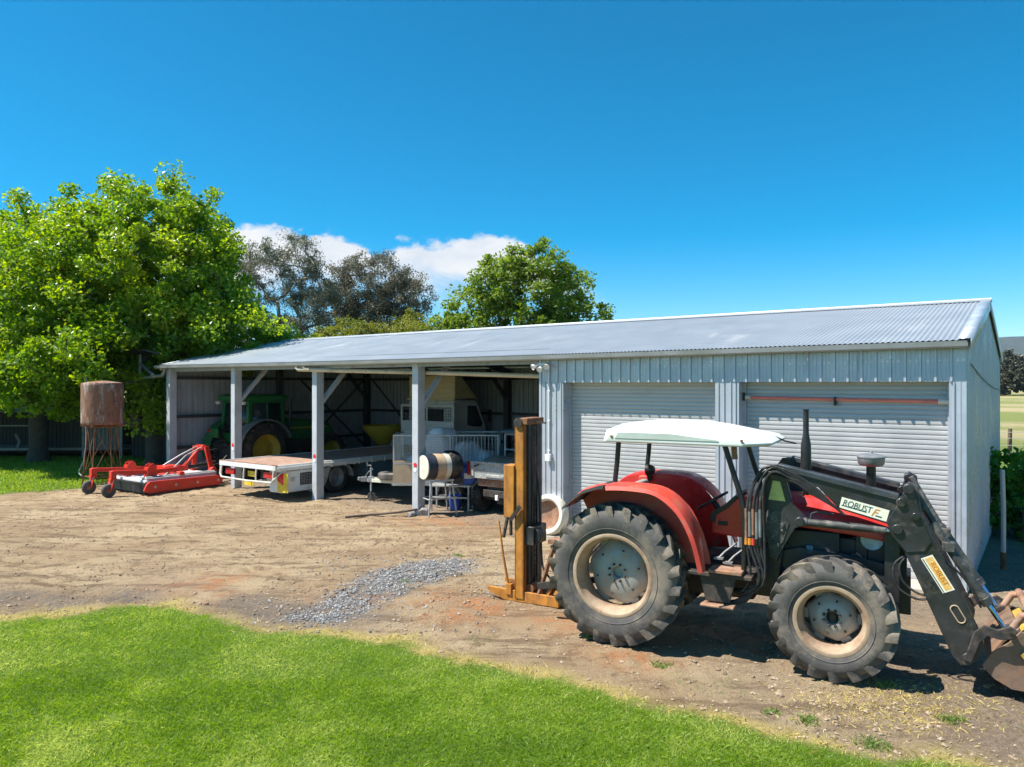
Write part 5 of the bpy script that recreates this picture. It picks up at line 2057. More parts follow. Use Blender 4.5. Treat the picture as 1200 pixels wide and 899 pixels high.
# ------------------------------------------------------------------ cage trailer (tongue toward the left), spare tyre on its drawbar
tl = thing('cage_trailer', 'galvanised box trailer with mesh cage full of white bags', 'trailer', (-1.54, 19.15, 0), radians(-1))
b = B()
b.bb(-1.40, 1.19, -.68, .72, .56, .62)
b.obj('floor', MT['galv'], tl)
b = B()
for y_ in (-.70, .72):
    b.bb(-1.42, 1.21, y_ - .012, y_ + .012, .50, 1.08)
for x_ in (-1.42, 1.20):
    b.bb(x_ - .012, x_ + .012, -.69, .71, .50, 1.08)
b.obj('sides', MT['truck_white'], tl)
b = B()
b.bb(-1.44, 1.22, -.73, -.70, 1.06, 1.11)
b.bb(-1.44, -.92, -.725, -.712, .55, 1.02)
b.obj('front_panel', MT['tan'], tl)
b = B()
for x_ in (-1.42, -.93, .0, 1.20):
    for y_ in (-.70, .72):
        b.bb(x_ - .02, x_ + .02, y_ - .02, y_ + .02, 1.08, 1.76)
for y_ in (-.70, .72):
    b.bb(-1.44, 1.22, y_ - .018, y_ + .018, 1.73, 1.77)
for x_ in (-1.42, 1.20):
    b.bb(x_ - .018, x_ + .018, -.70, .72, 1.73, 1.77)
b.obj('cage_frame', MT['galv'], tl, bevel=.003)
b = B()
for k in range(40):
    x_ = -1.40 + k * .0375
    b.bb(x_ - .003, x_ + .003, -.703, -.697, 1.1, 1.74)
    for y_ in (.72,):
        b.bb(x_ - .003, x_ + .003, y_ - .003, y_ + .003, 1.1, 1.74)
for k in range(16):
    b.bb(-1.41, .0, -.703, -.697, 1.12 + k * .04, 1.125 + k * .04)
for k in range(13):
    x_ = .07 + k * .09
    for y_ in (-.70, .72):
        b.cyl((x_, y_, 1.1), (x_, y_, 1.74), .009, n=6)
for x_ in (-1.42, 1.20):
    for k in range(18):
        b.cyl((x_, -.68 + k * .08, 1.1), (x_, -.68 + k * .08, 1.74), .004, n=4)
b.obj('cage_mesh', MT['galv'], tl)
b = B()
b.bar((-1.40, -.55, .56), (-2.20, -.05, .54), .06, .09)
b.bar((-1.40, .55, .56), (-2.20, .05, .54), .06, .09)
b.bar((-1.40, 0, .56), (-2.28, 0, .54), .07, .08)
b.bb(-1.5, 1.15, -.55, -.48, .46, .55)
b.bb(-1.5, 1.15, .48, .55, .46, .55)
b.obj('drawbar', MT['offwhite'], tl, bevel=.006)
b = B()
b.bb(-2.40, -2.24, -.06, .06, .50, .62)
b.lathe((-2.44, 0, .56), (0, 0, 1), [(0, .06), (.05, .05), (.055, -.02), (.04, -.04)], 14)
b.tube([(-2.3, .05, .62), (-2.22, .06, .74), (-2.10, .06, .82)], .012, 6)
b.obj('coupling', MT['grey_metal'], tl, bevel=.004)
b = B()
b.cyl((-2.12, -.10, .26), (-2.12, -.10, .86), .026, n=12)
b.tube([(-2.12, -.10, .86), (-2.12, -.10, .93), (-2.22, -.10, .93), (-2.22, -.10, 1.0)], .013, 6)
b.bb(-2.19, -2.05, -.15, -.04, .52, .64)
jw = b.obj('jockey_stand', MT['galv'], tl)
b = B()
b.cyl((-2.12, -.14, .26), (-2.10, -.14, .12), .016, n=8)
b.lathe((-2.10, -.10, .115), (0, 1, 0), [(.0, -.035), (.05, -.035), (.06, -.02), (.075, -.03), (.105, -.03), (.115, -.015), (.115, .015), (.105, .03), (.075, .03), (.06, .02), (.0, .03)], 22)
b.obj('jockey_wheel', MT['rubber'], jw)
for s in (1, -1):
    wv = xwheel('wheel', tl, .31, .19, .17, 1, .01, (.1, s * .86, .31), TWM, lugs=False)
    wv.rotation_euler = (0, 0, s * pi / 2)
    b = B()
    rings = []
    for a in np.linspace(.05, pi - .05, 9):
        rings.append([(.1 + .40 * cos(a), s * .74, .33 + .36 * sin(a)), (.1 + .40 * cos(a), s * .98, .33 + .36 * sin(a)), (.1 + .38 * cos(a), s * .98, .33 + .345 * sin(a)), (.1 + .38 * cos(a), s * .74, .33 + .345 * sin(a))])
    b.loft(rings)
    b.obj('mudguard', MT['galv'], tl)


def tl_at(x_, y_, z_=0):
    return tl.matrix_basis @ Vector((x_, y_, z_))


tp = Matrix.Translation((-1.54, 19.15, 0)) @ Matrix.Rotation(radians(-1), 4, 'Z')
st = thing('spare_tyre', 'black spare tyre lying flat on the trailer drawbar', 'tyre', tp @ Vector((-1.55, -.35, .605)), 0)
b = B()
b.lathe((0, 0, .09), (0, 0, 1), [(.17, -.07), (.20, -.088), (.29, -.09), (.335, -.06), (.34, 0), (.335, .06), (.29, .09), (.20, .088), (.17, .07), (.165, 0), (.17, -.07)], 36)
b.obj('tyre', MT['rubber'], st)
b = B()
b.lathe((0, 0, .09), (0, 0, 1), [(.0, .01), (.06, .01), (.14, -.02), (.168, .06), (.18, .06), (.16, -.06), (.0, -.01)], 28)
b.obj('rim', MT['grey_metal'], st)


def blob(name, dims, mat, label, cat, loc, rz=0, seed=0, group=None, lump=.22, fr=3.0):
    """a soft filled sack: squashed sphere pushed about by smooth noise, flat where it rests"""
    from mathutils import noise as mn
    bm = bmesh.new()
    bmesh.ops.create_icosphere(bm, subdivisions=4, radius=1)
    for v in bm.verts:
        p = v.co.copy()
        n_ = mn.noise(p * fr * .5 + Vector((seed * 3.1, 0, 0))) * lump + mn.noise(p * fr * 1.7 + Vector((0, seed, 0))) * lump * .45
        p = p * (1 + n_)
        # boxier than a ball
        p = Vector([math.copysign(abs(t) ** .8, t) for t in p])
        p.z = max(p.z, -.72)
        v.co = Vector((p.x * dims[0] / 2, p.y * dims[1] / 2, (p.z + .72) * dims[2] / 1.72))
    me = bpy.data.meshes.new(name)
    bm.to_mesh(me)
    bm.free()
    me.materials.append(mat)
    me.polygons.foreach_set('use_smooth', [True] * len(me.polygons))
    o = bpy.data.objects.new(name, me)
    COL.objects.link(o)
    o.location = loc
    o.rotation_euler = (0, 0, rz)
    return tag(o, label, cat, group)


for i, (x_, y_, z_, d, lb) in enumerate(((-.72, .0, .62, (1.0, .95, .62), 'low white bag behind the shed post in the trailer cage'),
                                         (-.28, -.05, 1.12, (.85, .8, .80), 'tall crumpled white bag on top of the others in the trailer'),
                                         (.32, .0, .62, (.8, .95, .98), 'white bag in the trailer beside the tall crumpled one'),
                                         (.86, -.1, .62, (.6, .9, .72), 'small white bag at the far end of the trailer cage'))):
    blob('white_bag', d, MT['bag'], lb, 'bag', tp @ Vector((x_, y_, z_)), i * 1.1, i + 1, 'white bags in the trailer')

# ------------------------------------------------------------------ banded drum on a steel stand
dr = thing('tumbler_drum', 'banded drum lying on a thin legged steel stand by the post', 'drum', (-1.74, 17.05, 0), radians(30))
ax = Vector((1, .10, .0)).normalized()
c0 = Vector((-.36, 0, 1.12))
segs = (('drum_end', 'offwhite', [(.0, 0), (.27, 0), (.278, .01), (.278, .02)]), ('drum_band', 'dark_blue', [(.277, .02), (.288, .25)]), ('drum_band', 'tan', [(.30, .25), (.308, .47)]),
        ('drum_band', 'offwhite', [(.315, .47), (.322, .60)]), ('drum_band', 'black', [(.335, .60), (.36, .65), (.355, .83), (.32, .90), (.0, .92)]))
for nm, m, pf in segs:
    b = B()
    b.lathe(c0, ax, pf, 40)
    b.obj(nm, MT[m], dr)
b = B()
for x_, y_ in ((-.32, -.26), (-.28, .28), (.38, -.26), (.40, .28)):
    b.tube([(x_ * .75, y_ * .8, .82), (x_, y_, .02)], .022, 8)
b.tube([(-.3, -.26, .40), (.38, -.26, .42)], .014, 6)
b.tube([(-.3, .27, .40), (.38, .27, .40)], .014, 6)
b.tube([(-.3, -.26, .40), (-.29, .27, .40)], .014, 6)
b.bar((-.28, -.22, .80), (.32, -.22, .82), .04, .04)
b.bar((-.28, .22, .80), (.32, .22, .82), .04, .04)
b.obj('stand', MT['galv'], dr)
b = B()
b.bb(.32, .62, -.12, .12, .70, .86)
b.obj('drive_motor', MT['black'], dr, bevel=.02)

# ------------------------------------------------------------------ farm buggy with tipping tray (local +y forward)
ug = at('farm_buggy', 'muddy farm buggy with a grey plastic tipping tray backed into the shed', 'buggy', 9.28, 0)
b = B()
b.loft([[(-.72, .92, z_), (.72, .92, z_), (.72, .96, z_), (-.72, .96, z_)] for z_ in (.84, 1.24)])
b.bb(-.70, -.60, .90, .93, .88, 1.20)
b.bb(.60, .70, .90, .93, .88, 1.20)
b.bb(-.25, .25, .90, .925, .88, .95)
b.bb(-.72, .72, .90, .925, 1.19, 1.24)
b.obj('tailgate', MT['poly_grey'], ug, bevel=.012)
for s in (1, -1):
    b = B()
    b.bb(s * .78 - .05, s * .78 + .05, .93, .99, .90, 1.22)
    b.obj('tail_light', MT['tail_red'], ug, bevel=.012)
    b = B()
    b.bar((s * .58, .885, 1.12), (s * .44, .885, 1.17), .02, .03)
    b.obj('tailgate_latch', MT['black_clean'], ug)
b = B()
for s in (1, -1):
    b.bb(s * .72 - .02, s * .72 + .02, .96, 2.2, .84, 1.18)
b.bb(-.72, .72, .96, 2.2, .84, .88)
b.bb(-.72, .72, 2.18, 2.22, .84, 1.24)
b.obj('tray', MT['poly_grey'], ug, bevel=.01)
b = B()
b.bb(-.6, .6, 2.25, 2.9, .62, .95)
b.bb(-.62, .62, 2.22, 2.36, .95, 1.35)
b.obj('seat', MT['black'], ug, bevel=.04)
b = B()
for s in (1, -1):
    b.tube([(s * .66, 2.2, .8), (s * .66, 2.22, 1.80), (s * .62, 3.2, 1.84), (s * .66, 3.75, 1.2)], .028, 8)
b.tube([(-.66, 2.22, 1.80), (.66, 2.22, 1.80)], .028, 8)
b.tube([(-.66, 2.21, 1.42), (.66, 2.21, 1.42)], .02, 8)
b.obj('roll_frame', MT['galv'], ug)
b = B()
b.loft([[(-.74 + i_, 2.1 + i_, z_), (.74 - i_, 2.1 + i_, z_), (.74 - i_, 3.3 - i_, z_), (-.74 + i_, 3.3 - i_, z_)] for z_, i_ in ((1.83, 0), (1.88, 0), (1.92, .08))])
b.obj('roof', MT['teal'], ug, bevel=.03)
b = B()
b.loft([[(-.7, y_, .5), (.7, y_, .5), (.7, y_, zt), (-.7, y_, zt)] for y_, zt in ((3.0, .7), (3.4, 1.1), (3.8, 1.05), (4.15, .85))])
b.obj('front_body', MT['teal'], ug, bevel=.05)
b = B()
b.bb(-.4, .4, 1.0, 3.9, .42, .58)
b.bb(-.35, .35, 1.1, 1.5, .55, .82)
b.bar((-.72, 1.35, .34), (.72, 1.35, .34), .08, .08)
for s in (1, -1):
    b.bar((s * .25, 1.25, .46), (s * .60, 1.30, .33), .05, .05)
    b.bar((s * .3, 1.45, .80), (s * .56, 1.35, .36), .06, .06, (0, 1, 0))
b.bb(-.1, .1, 1.15, 1.3, .25, .5)
b.obj('chassis', MT['iron'], ug, bevel=.01)
b = B()
b.bb(-.55, .55, 1.0, 1.06, .66, .82)
b.obj('tray_subframe', MT['rust_light'], ug, bevel=.01)
b = B()
b.bb(-.04, .04, .98, 1.04, .36, .48)
b.obj('tow_tongue', MT['reflect_white'], ug, bevel=.01)
for y_ in (1.35, 3.55):
    for s in (1, -1):
        wv = xwheel('wheel', ug, .335, .26, .16, 14, .03, (s * .70, y_, .335), (MT['rubber_dark'], MT['black']))
        if s < 0:
            wv.rotation_euler = (0, 0, pi)
blob('hessian_sheet', (1.0, 1.0, .42), MT['tarp'], 'brown hessian sheet heaped in the buggy tray', 'sheet', S(9.60, 1.62, .885), .2, 5)
blob('tool_bag', (.62, .8, .36), MT['teal'], 'blue grey bundle in the buggy tray next to the brown sheet', 'bundle', S(8.88, 1.65, .885), .5, 8)
# blue barrel on a low grey bench beside the drum
bn = thing('steel_bench', 'low grey steel bench carrying a blue barrel beside the drum stand', 'bench', (-1.45, 17.85, 0), -.12)
b = B()
for x_ in (-.45, .45):
    for y_ in (-.28, .28):
        b.bb(x_ - .02, x_ + .02, y_ - .02, y_ + .02, 0, .58)
for y_ in (-.28, -.1, .1, .28):
    b.bb(-.50, .50, y_ - .04, y_ + .04, .58, .62)
b.bb(-.47, .47, -.30, -.27, .30, .34)
b.bb(-.02, .02, -.30, -.27, .34, .58)
b.obj('frame', MT['galv'], bn, bevel=.004)
br = thing('blue_barrel', 'dark blue plastic barrel lying on the low steel bench', 'barrel', (-1.12, 17.85, .622), .2)
b = B()
b.lathe((0, .40, .245), (0, -1, 0), [(.0, 0), (.2, 0), (.235, .03), (.245, .2), (.238, .22), (.245, .24), (.245, .55), (.238, .57), (.245, .6), (.235, .77), (.2, .80), (.0, .80)], 30)
b.obj('barrel', MT['blue_drum'], br)
b = B()
b.bb(-.10, .10, -.415, -.40, .17, .30)
b.obj('label_patch', MT['white_plastic'], br)
b = B()
bk2 = thing('blue_bucket', 'bright blue plastic bucket on the ground under the bench', 'bucket', (-1.38, 17.78, 0), 0)
b = B()
b.lathe((0, 0, 0), (0, 0, 1), [(0, .004), (.125, .004), (.155, .34), (.165, .345), (.165, .36), (.15, .36), (.12, .012), (0, .012)], 28)
b.obj('bucket', MT['blue_drum'], bk2)
b = B()
b.tube([(-.16, 0, .34), (-.165, .1, .24), (0, .17, .20), (.165, .1, .24), (.16, 0, .34)], .005, 6)
b.obj('handle', MT['galv'], bk2)

# bent plank, footing stone
pk = thing('bent_plank', 'curved weathered plank lying on the dirt before the post', 'plank', (-3.0, 16.9, .0), 0)
b = B()
rings = []
for i, t in enumerate(np.linspace(0, 1, 11)):
    x_, y_, z_ = -.75 + 1.65 * t, -.35 + .55 * t + .06 * sin(t * 6), .02 + .11 * t ** 2
    rings.append([(x_, y_ - .055, z_), (x_, y_ + .055, z_), (x_, y_ + .05, z_ + .045), (x_, y_ - .05, z_ + .045)])
b.loft(rings)
b.obj('plank', MT['timber'], pk, bevel=.006)
for i, (x_, y_, d, lb) in enumerate(((-2.03, 17.05, (.26, .22, .20), 'brown footing stone under the end of the curved plank'), (-2.32, 16.92, (.16, .13, .10), 'small pale stone beside the curved plank'))):
    o = blob('stone', d, MT['stone'], lb, 'stone', (x_, y_, -.02), i, 30 + i, lump=.35)

# ------------------------------------------------------------------ rusty tank on its stand
tk = thing('water_tank', 'rusty round water tank on a tall braced steel stand under the tree', 'tank', (-12.15, 21.8, 0), -.75)
b = B()
tk.scale = (.9, .9, 1)
prof = [(.0, 1.86), (.60, 1.86), (.615, 1.88)]
for k in range(28):
    z_ = 1.90 + k * 1.14 / 28
    prof.append((.62 + .008 * (k % 2), z_))
prof += [(.615, 3.06), (.60, 3.08), (.2, 3.14), (0, 3.15)]
b.lathe((0, 0, 0), (0, 0, 1), prof, 40)
b.obj('tank', MT['tank'], tk, smooth=25)
b = B()
for k in range(4):
    a = pi / 4 + k * pi / 2
    b.tube([(.46 * cos(a), .46 * sin(a), 1.84), (.66 * cos(a), .66 * sin(a), .0)], .022, 8)
for z_ in (.32, 1.78):
    rr_ = .58 if z_ < 1 else .47
    for k in range(4):
        a, c = pi / 4 + k * pi / 2, pi / 4 + (k + 1) * pi / 2
        b.bar((rr_ * cos(a), rr_ * sin(a), z_), (rr_ * cos(c), rr_ * sin(c), z_), .02, .03)
for k in range(4):
    a, c = pi / 4 + k * pi / 2, pi / 4 + (k + 1) * pi / 2
    b.bar((.48 * cos(a), .48 * sin(a), 1.75), (.58 * cos(c), .58 * sin(c), .40), .012, .02)
    b.bar((.48 * cos(c), .48 * sin(c), 1.75), (.58 * cos(a), .58 * sin(a), .40), .012, .02)
b.bar((-.5, -.5, 1.82), (.5, .5, 1.82), .05, .06)
b.bar((-.5, .5, 1.82), (.5, -.5, 1.82), .05, .06)
b.obj('stand', MT['rust'], tk)
b = B()
b.tube([(-.78, -.25, 3.25), (-.78, -.25, 2.0), (-.76, -.26, 1.2), (-.80, -.3, .75), (-.98, -.4, .42)], .030, 8)
b.tube([(-.62, -.1, 2.05), (-.78, -.25, 2.05)], .025, 8)
b.tube([(-.98, -.4, .42), (-.98, -.4, .36), (-.4, -.5, .33)], .022, 8)
b.obj('outlet_pipe', MT['grey_metal'], tk)

# ------------------------------------------------------------------ low poultry shed under the trees
cp = thing('poultry_shed', 'low dark open fronted poultry shed under the trees', 'shed', (-20.6, 30.2, 0), radians(4))
b = B()
b.add([(-5, -.6, 1.95), (9.2, -.6, 1.95), (9.2, 2.8, 2.25), (-5, 2.8, 2.25)], [(0, 1, 2, 3)])
b.obj('roof', MT['coop_pale'], cp, solid=.03)
b = B()
ribwall(b, lambda t, o, z: (-5 + t, 2.6 - o, z), 14.2, .0, 2.2, .16)
b.obj('rear_wall', MT['coop'], cp, smooth=20)
b = B()
ribwall(b, lambda t, o, z: (3.15 + t, -.35 - o, z), 1.35, .42, 1.9, .16)
b.obj('front_panel', MT['coop_pale'], cp, smooth=20)
b = B()
ribwall(b, lambda t, o, z: (1.4 + t, -.30 - o, z), 1.7, .42, 1.9, .16)
ribwall(b, lambda t, o, z: (4.9 + t, -.2 - o, z), 4.2, .0, 1.9, .16)
b.obj('front_panel', MT['coop'], cp, smooth=20)
for x_ in (-4.8, -1.7, -.6, 1.35, 3.1, 4.6, 9.0):
    b = B()
    b.bb(x_ - .045, x_ + .045, -.5, -.41, 0, 1.95)
    b.obj('post', MT['grey_metal'], cp)
b = B()
b.bb(-4.8, 4.6, -.48, -.42, .40, .47)
b.bb(-1.7, 1.3, -.48, -.43, 1.35, 1.40)
b.bb(-4.8, 4.6, -.4, 2.4, .36, .40)
b.obj('deck', MT['timber_grey'], cp)
b = B()
for x_, y_ in ((.3, -.1), (.2, .1), (1.9, .2)):
    b.tube([(x_, y_, .40), (x_ + .1, y_, .7), (x_ - .05, y_, 1.0)], .05, 8)
b.obj('perches', MT['timber_grey'], cp)

# ------------------------------------------------------------------ paddock fence and stakes beyond the gable
fe = thing('wire_fence', 'pale wire paddock fence with dark wooden posts beyond the shed', 'fence', (19.9, 29.4, 0), 0)
for k in range(9):
    b = B()
    x_ = -12 + k * 4.0
    b.cyl((x_, .12 * k - .36, 0), (x_ + .03, .12 * k - .36, 1.28), .085, .075, 9)
    b.obj('post', MT['timber'], fe)
for zz in (.35, .62, .9, 1.14):
    b = B()
    b.tube([(-12 + k * 2.0, .06 * k - .36 - .09, zz - (.02 if k % 2 else 0)) for k in range(17)], .010, 5)
    b.obj('wire', MT['offwhite'], fe)
sk_ = thing('steel_stake', 'tall grey steel stake with a rusty foot near the gable', 'stake', (8.06, 12.05, 0), 0)
b = B()
b.tube([(0, 0, .25), (.0, 0, 1.0), (-.02, 0, 1.62)], .036, 10)
b.obj('shaft', MT['galv'], sk_)
b = B()
b.tube([(0, 0, -.02), (0, 0, .27)], .045, 10)
b.obj('foot', MT['rust'], sk_)
sk2 = thing('wooden_stake', 'short dark wooden stake in the creeper beside the gable', 'stake', (9.9, 14.2, 0), 0)
b = B()
b.cyl((0, 0, 0), (.05, 0, 1.9), .05, .045, 8)
b.obj('shaft', MT['timber'], sk2)
# ------------------------------------------------------------------ trees
def leaf_cloud(C, OUT, per, cr, size, jitter=.45, up=.55, droop=0.0, flat=.75, aspect=.55):
    """leaf quads scattered round the cluster centres C; OUT = outward direction per centre"""
    n = len(C) * per
    ci = np.repeat(np.arange(len(C)), per)
    cen = C[ci]
    d = RNG.normal(0, 1, (n, 3))
    d /= np.linalg.norm(d, axis=1)[:, None]
    rad = cr[ci] if hasattr(cr, '__len__') else np.full(n, cr)
    r = rad * RNG.random(n) ** .45
    p = cen + d * r[:, None] * np.array([1, 1, flat])
    p[:, 2] -= droop * r * RNG.random(n)
    nr = RNG.normal(0, 1, (n, 3)) * .8 + OUT[ci] * jitter + np.array([0, 0, up])
    nr /= np.linalg.norm(nr, axis=1)[:, None]
    t = RNG.normal(0, 1, (n, 3))
    t[:, 2] -= .35 + droop
    t -= nr * (t * nr).sum(1)[:, None]
    t /= np.linalg.norm(t, axis=1)[:, None]
    b = np.cross(nr, t)
    s = size * RNG.uniform(.6, 1.35, n)
    L_, W_ = t * (s / 2)[:, None], b * (s * aspect / 2)[:, None]
    bend = nr * (s * .12)[:, None]
    V = np.stack([p - L_, p + W_ * 1.0 - L_ * .1 + bend, p + L_, p - W_ - L_ * .1 + bend], 1).reshape(-1, 3)
    return V, np.arange(n * 4).reshape(n, 4), ci


def sample_lobes(lobes, n):
    lob = np.array(lobes, float)
    vol = np.prod(lob[:, 3:6], axis=1) ** .8
    k = RNG.choice(len(lob), n, p=vol / vol.sum())
    d = RNG.normal(0, 1, (n, 3))
    d /= np.linalg.norm(d, axis=1)[:, None]
    r = RNG.random(n) ** .38
    r = np.where(RNG.random(n) < .65, .72 + .28 * RNG.random(n), r)
    # ragged outline: push some out, hold some back
    r = r * (1 + RNG.normal(0, .09, n) + (RNG.random(n) < .15) * RNG.uniform(.05, .24, n))
    P = lob[k, :3] + d * r[:, None] * lob[k, 3:6]
    return P, d


def tree(name, label, base, lobes, nclus, per, cr, leaf, lmat, bmat, tr_r, fork, group='trees around the yard', lean=(0, 0), min_z=None, up=.55, droop=0., aspect=.55, twig=.012, flat=.75, gaps=0):
    root = thing(name, label, 'tree', (base[0], base[1], 0), 0, group)
    P, D = sample_lobes(lobes, nclus)
    if gaps:
        keep = fbm(P[:, 0] * .55 + 7 * gaps + P[:, 2] * .3, P[:, 2] * .6 + P[:, 1] * .3, 100 + int(gaps), 2) > .40
        P, D = P[keep], D[keep]
    if min_z is not None:
        k = P[:, 2] > min_z
        P, D = P[k], D[k]
    nb = (np.linalg.norm(P[:, None] - P[None], axis=2) < 2.3 * cr).sum(1) - 1
    P, D = P[nb >= 3], D[nb >= 3]
    crs = cr * RNG.uniform(.5, 1.4, len(P))
    V, F, ci = leaf_cloud(P, D, per, crs, leaf, up=up, droop=droop, aspect=aspect, flat=flat)
    ctint = RNG.normal(.5, .17, len(P)) + .12 * D[:, 2]
    tint = np.clip(ctint[ci] + RNG.normal(0, .14, len(ci)), 0, 1)
    np_mesh('crown', V, F, lmat, root, tint)
    # limbs: each cluster joins the nearest point already on the tree
    nodes = [Vector((0, 0, -.05)), Vector((lean[0] * .3, lean[1] * .3, fork * .5)), Vector((lean[0], lean[1], fork))]
    par = [-1, 0, 1]
    top = .72 * max(l[2] for l in lobes)
    for t in (.33, .66, 1):
        par.append(len(nodes) - 1)
        nodes.append(Vector((lean[0] * (1 + t) + random.uniform(-.3, .3), lean[1] * (1 + t) + random.uniform(-.3, .3), fork + (top - fork) * t)))
    A = np.array([tuple(n_) for n_ in nodes])
    order = np.argsort(np.linalg.norm(P - A[2], axis=1))
    cap = 5000
    buf = np.zeros((cap, 3)); buf[:len(A)] = A
    cnt = len(A)
    for i in order:
        p = P[i]
        dd = np.linalg.norm(buf[2:cnt] - p, axis=1) + .55 * np.maximum(buf[2:cnt, 2] - p[2] + .1, 0)
        j = int(np.argmin(dd)) + 2
        a = buf[j]
        L_ = np.linalg.norm(p - a)
        last = j
        nseg = max(1, min(4, int(L_ / .8)))
        for s in range(1, nseg + 1):
            t = s / nseg
            m = a * (1 - t) + p * t
            if s < nseg:
                m = m + RNG.normal(0, .07 * L_, 3) + np.array([0, 0, .06 * L_ * sin(pi * t)])
            if cnt >= cap:
                break
            buf[cnt] = m
            par.append(last)
            last = cnt
            cnt += 1
    w_ = np.zeros(cnt)
    kids = np.zeros(cnt)
    for j in range(cnt - 1, 0, -1):
        if kids[j] == 0:
            w_[j] = 1
        w_[par[j]] += w_[j]
        kids[par[j]] += 1
    rad = twig + (tr_r - twig) * (w_ / w_[0]) ** .58
    b = B()
    for j in range(1, cnt):
        i = par[j]
        b.cyl(buf[i], buf[j], min(rad[i], rad[j] * 1.5), rad[j], 7 if rad[j] > .06 else 4)
    # root flare
    b.cyl((0, 0, -.1), (lean[0] * .1, lean[1] * .1, fork * .25), tr_r * 1.45, tr_r * 1.0, 10)
    b.obj('trunk', bmat, root, recalc=False, smooth=60)
    return root


# the big bright tree by the end of the shed (lobe centres relative to its foot)
big = tree('shade_tree', 'huge bright green leafy tree at the end of the shed', (-12.9, 26.6),
           [(-.5, .0, 6.6, 3.7, 3.4, 3.6), (-3.2, -.8, 5.4, 2.7, 2.6, 2.9), (1.5, -.6, 6.3, 2.1, 2.2, 2.5), (.3, .4, 8.5, 2.4, 2.4, 1.9), (-1.6, -2.0, 3.9, 2.6, 1.9, 1.9),
            (2.5, .2, 4.4, 2.0, 1.6, 1.5), (.6, -.6, 3.2, 1.7, 1.2, 1.7), (-3.0, -1.9, 3.2, 2.0, 1.6, 1.3), (3.4, 1.2, 4.4, 2.4, 1.6, .75), (3.3, -1.9, 4.85, 1.6, 1.0, .75), (1.9, -1.7, 5.0, 1.3, 1.0, .9), (-2.3, 0, 8.0, 1.9, 2.0, 1.7), (1.0, -1.0, 5.6, 2.0, 1.4, 1.6), (.75, -1.2, 2.2, .95, .7, 1.2), (.6, -1.1, 3.1, 1.1, .8, 1.0), (-.9, -3.7, 4.0, 1.4, 1.1, .9)],
           1080, 155, .50, .132, MT['leaf_bright'], MT['bark'], .34, 1.9, aspect=.75, min_z=1.35)
tree('shade_tree', 'bright green tree standing behind the poultry shed, left of the huge one', (-18.7, 29.0),
     [(0, 0, 6.4, 3.6, 3.4, 3.5), (-2.8, -1, 5.0, 2.6, 2.4, 2.6), (2.2, -.8, 5.2, 2.4, 2.2, 2.5), (0, 0, 8.6, 2.3, 2.2, 1.6), (.6, -2.2, 3.5, 2.6, 1.6, 1.4), (-3.2, -2.2, 3.2, 2.2, 1.5, 1.2)],
     700, 135, .55, .142, MT['leaf_bright'], MT['bark'], .33, 2.1, aspect=.75, min_z=1.9)
tree('shade_tree', 'bright green tree at the edge of the picture with its boughs over the poultry shed', (-25.0, 30.5),
     [(0, 0, 6.2, 3.8, 3.4, 3.6), (2.2, -1.5, 4.4, 2.6, 2.2, 2.4), (0, 0, 8.4, 2.3, 2.2, 1.6), (1.4, -2.4, 3.2, 2.0, 1.4, 1.2)],
     260, 90, .7, .24, MT['leaf_bright'], MT['bark'], .35, 2.1, aspect=.75, min_z=2.0)
# eucalypts behind
tree('gum_tree', 'tall thin grey gum tree with bare pale limbs showing', (-15.6, 50.0),
     [(-1.4, 0, 11.3, 1.6, 1.5, 1.5), (.9, 0, 11.9, 1.7, 1.5, 1.6), (2.4, .3, 9.6, 1.4, 1.4, 1.3), (-2.3, 0, 9.2, 1.3, 1.3, 1.1), (.2, 0, 9.3, 1.5, 1.4, 1.2), (-1.4, 0, 6.8, 1.5, 1.4, 1.2), (1.6, 0, 7.0, 1.8, 1.5, 1.4), (2.4, 0, 4.8, 2.0, 1.5, 1.6), (-.6, 0, 4.6, 1.7, 1.5, 1.3)],
     360, 95, .56, .19, MT['leaf_euc'], MT['bark_pale'], .30, 3.6, up=.1, droop=.6, aspect=.30, twig=.028, flat=.9)
tree('gum_tree', 'broad brown grey gum tree beside the thin pale limbed one', (-10.4, 54.0),
     [(0, 0, 10.6, 2.8, 2.4, 2.4), (-2.6, 0, 9.0, 1.9, 1.9, 2.0), (2.6, 0, 9.4, 2.0, 2.0, 1.9), (.4, 0, 7.4, 2.9, 2.2, 1.9), (3.6, 0, 6.9, 1.4, 1.5, 1.1), (-2.2, 0, 5.6, 2.4, 1.9, 1.7), (1.4, 0, 4.8, 2.8, 2.0, 1.5), (-5.0, .5, 5.0, 1.6, 1.5, 1.6)],
     640, 105, .60, .19, MT['leaf_euc_brown'], MT['bark_pale'], .34, 3.0, up=.1, droop=.5, aspect=.36, twig=.026, flat=.9)
# round yellow-green shrubs over the ridge
for i, (x_, y_, r_, h_, lb) in enumerate(((-9.3, 41, 2.3, 7.0, 'yellow green rounded bush peeping over the ridge, nearest the gum trees'), (-6.9, 42, 2.4, 7.35, 'yellow green bush topmost of the row over the ridge'), (-4.6, 41, 1.9, 6.8, 'low yellow green bush over the ridge nearest the fresh green tree'))):
    tree('rounded_bush', lb, (x_, y_), [(0, 0, h_ - 1.7, r_, 1.7, 1.6), (r_ * .4, 0, h_ - 2.3, r_ * .8, 1.5, 1.4), (-r_ * .5, 0, h_ - 2.2, r_ * .8, 1.5, 1.4)], 130, 110, .42, .13, MT['leaf_yellow'], MT['bark'], .14, 2.2, 'bushes behind the ridge')
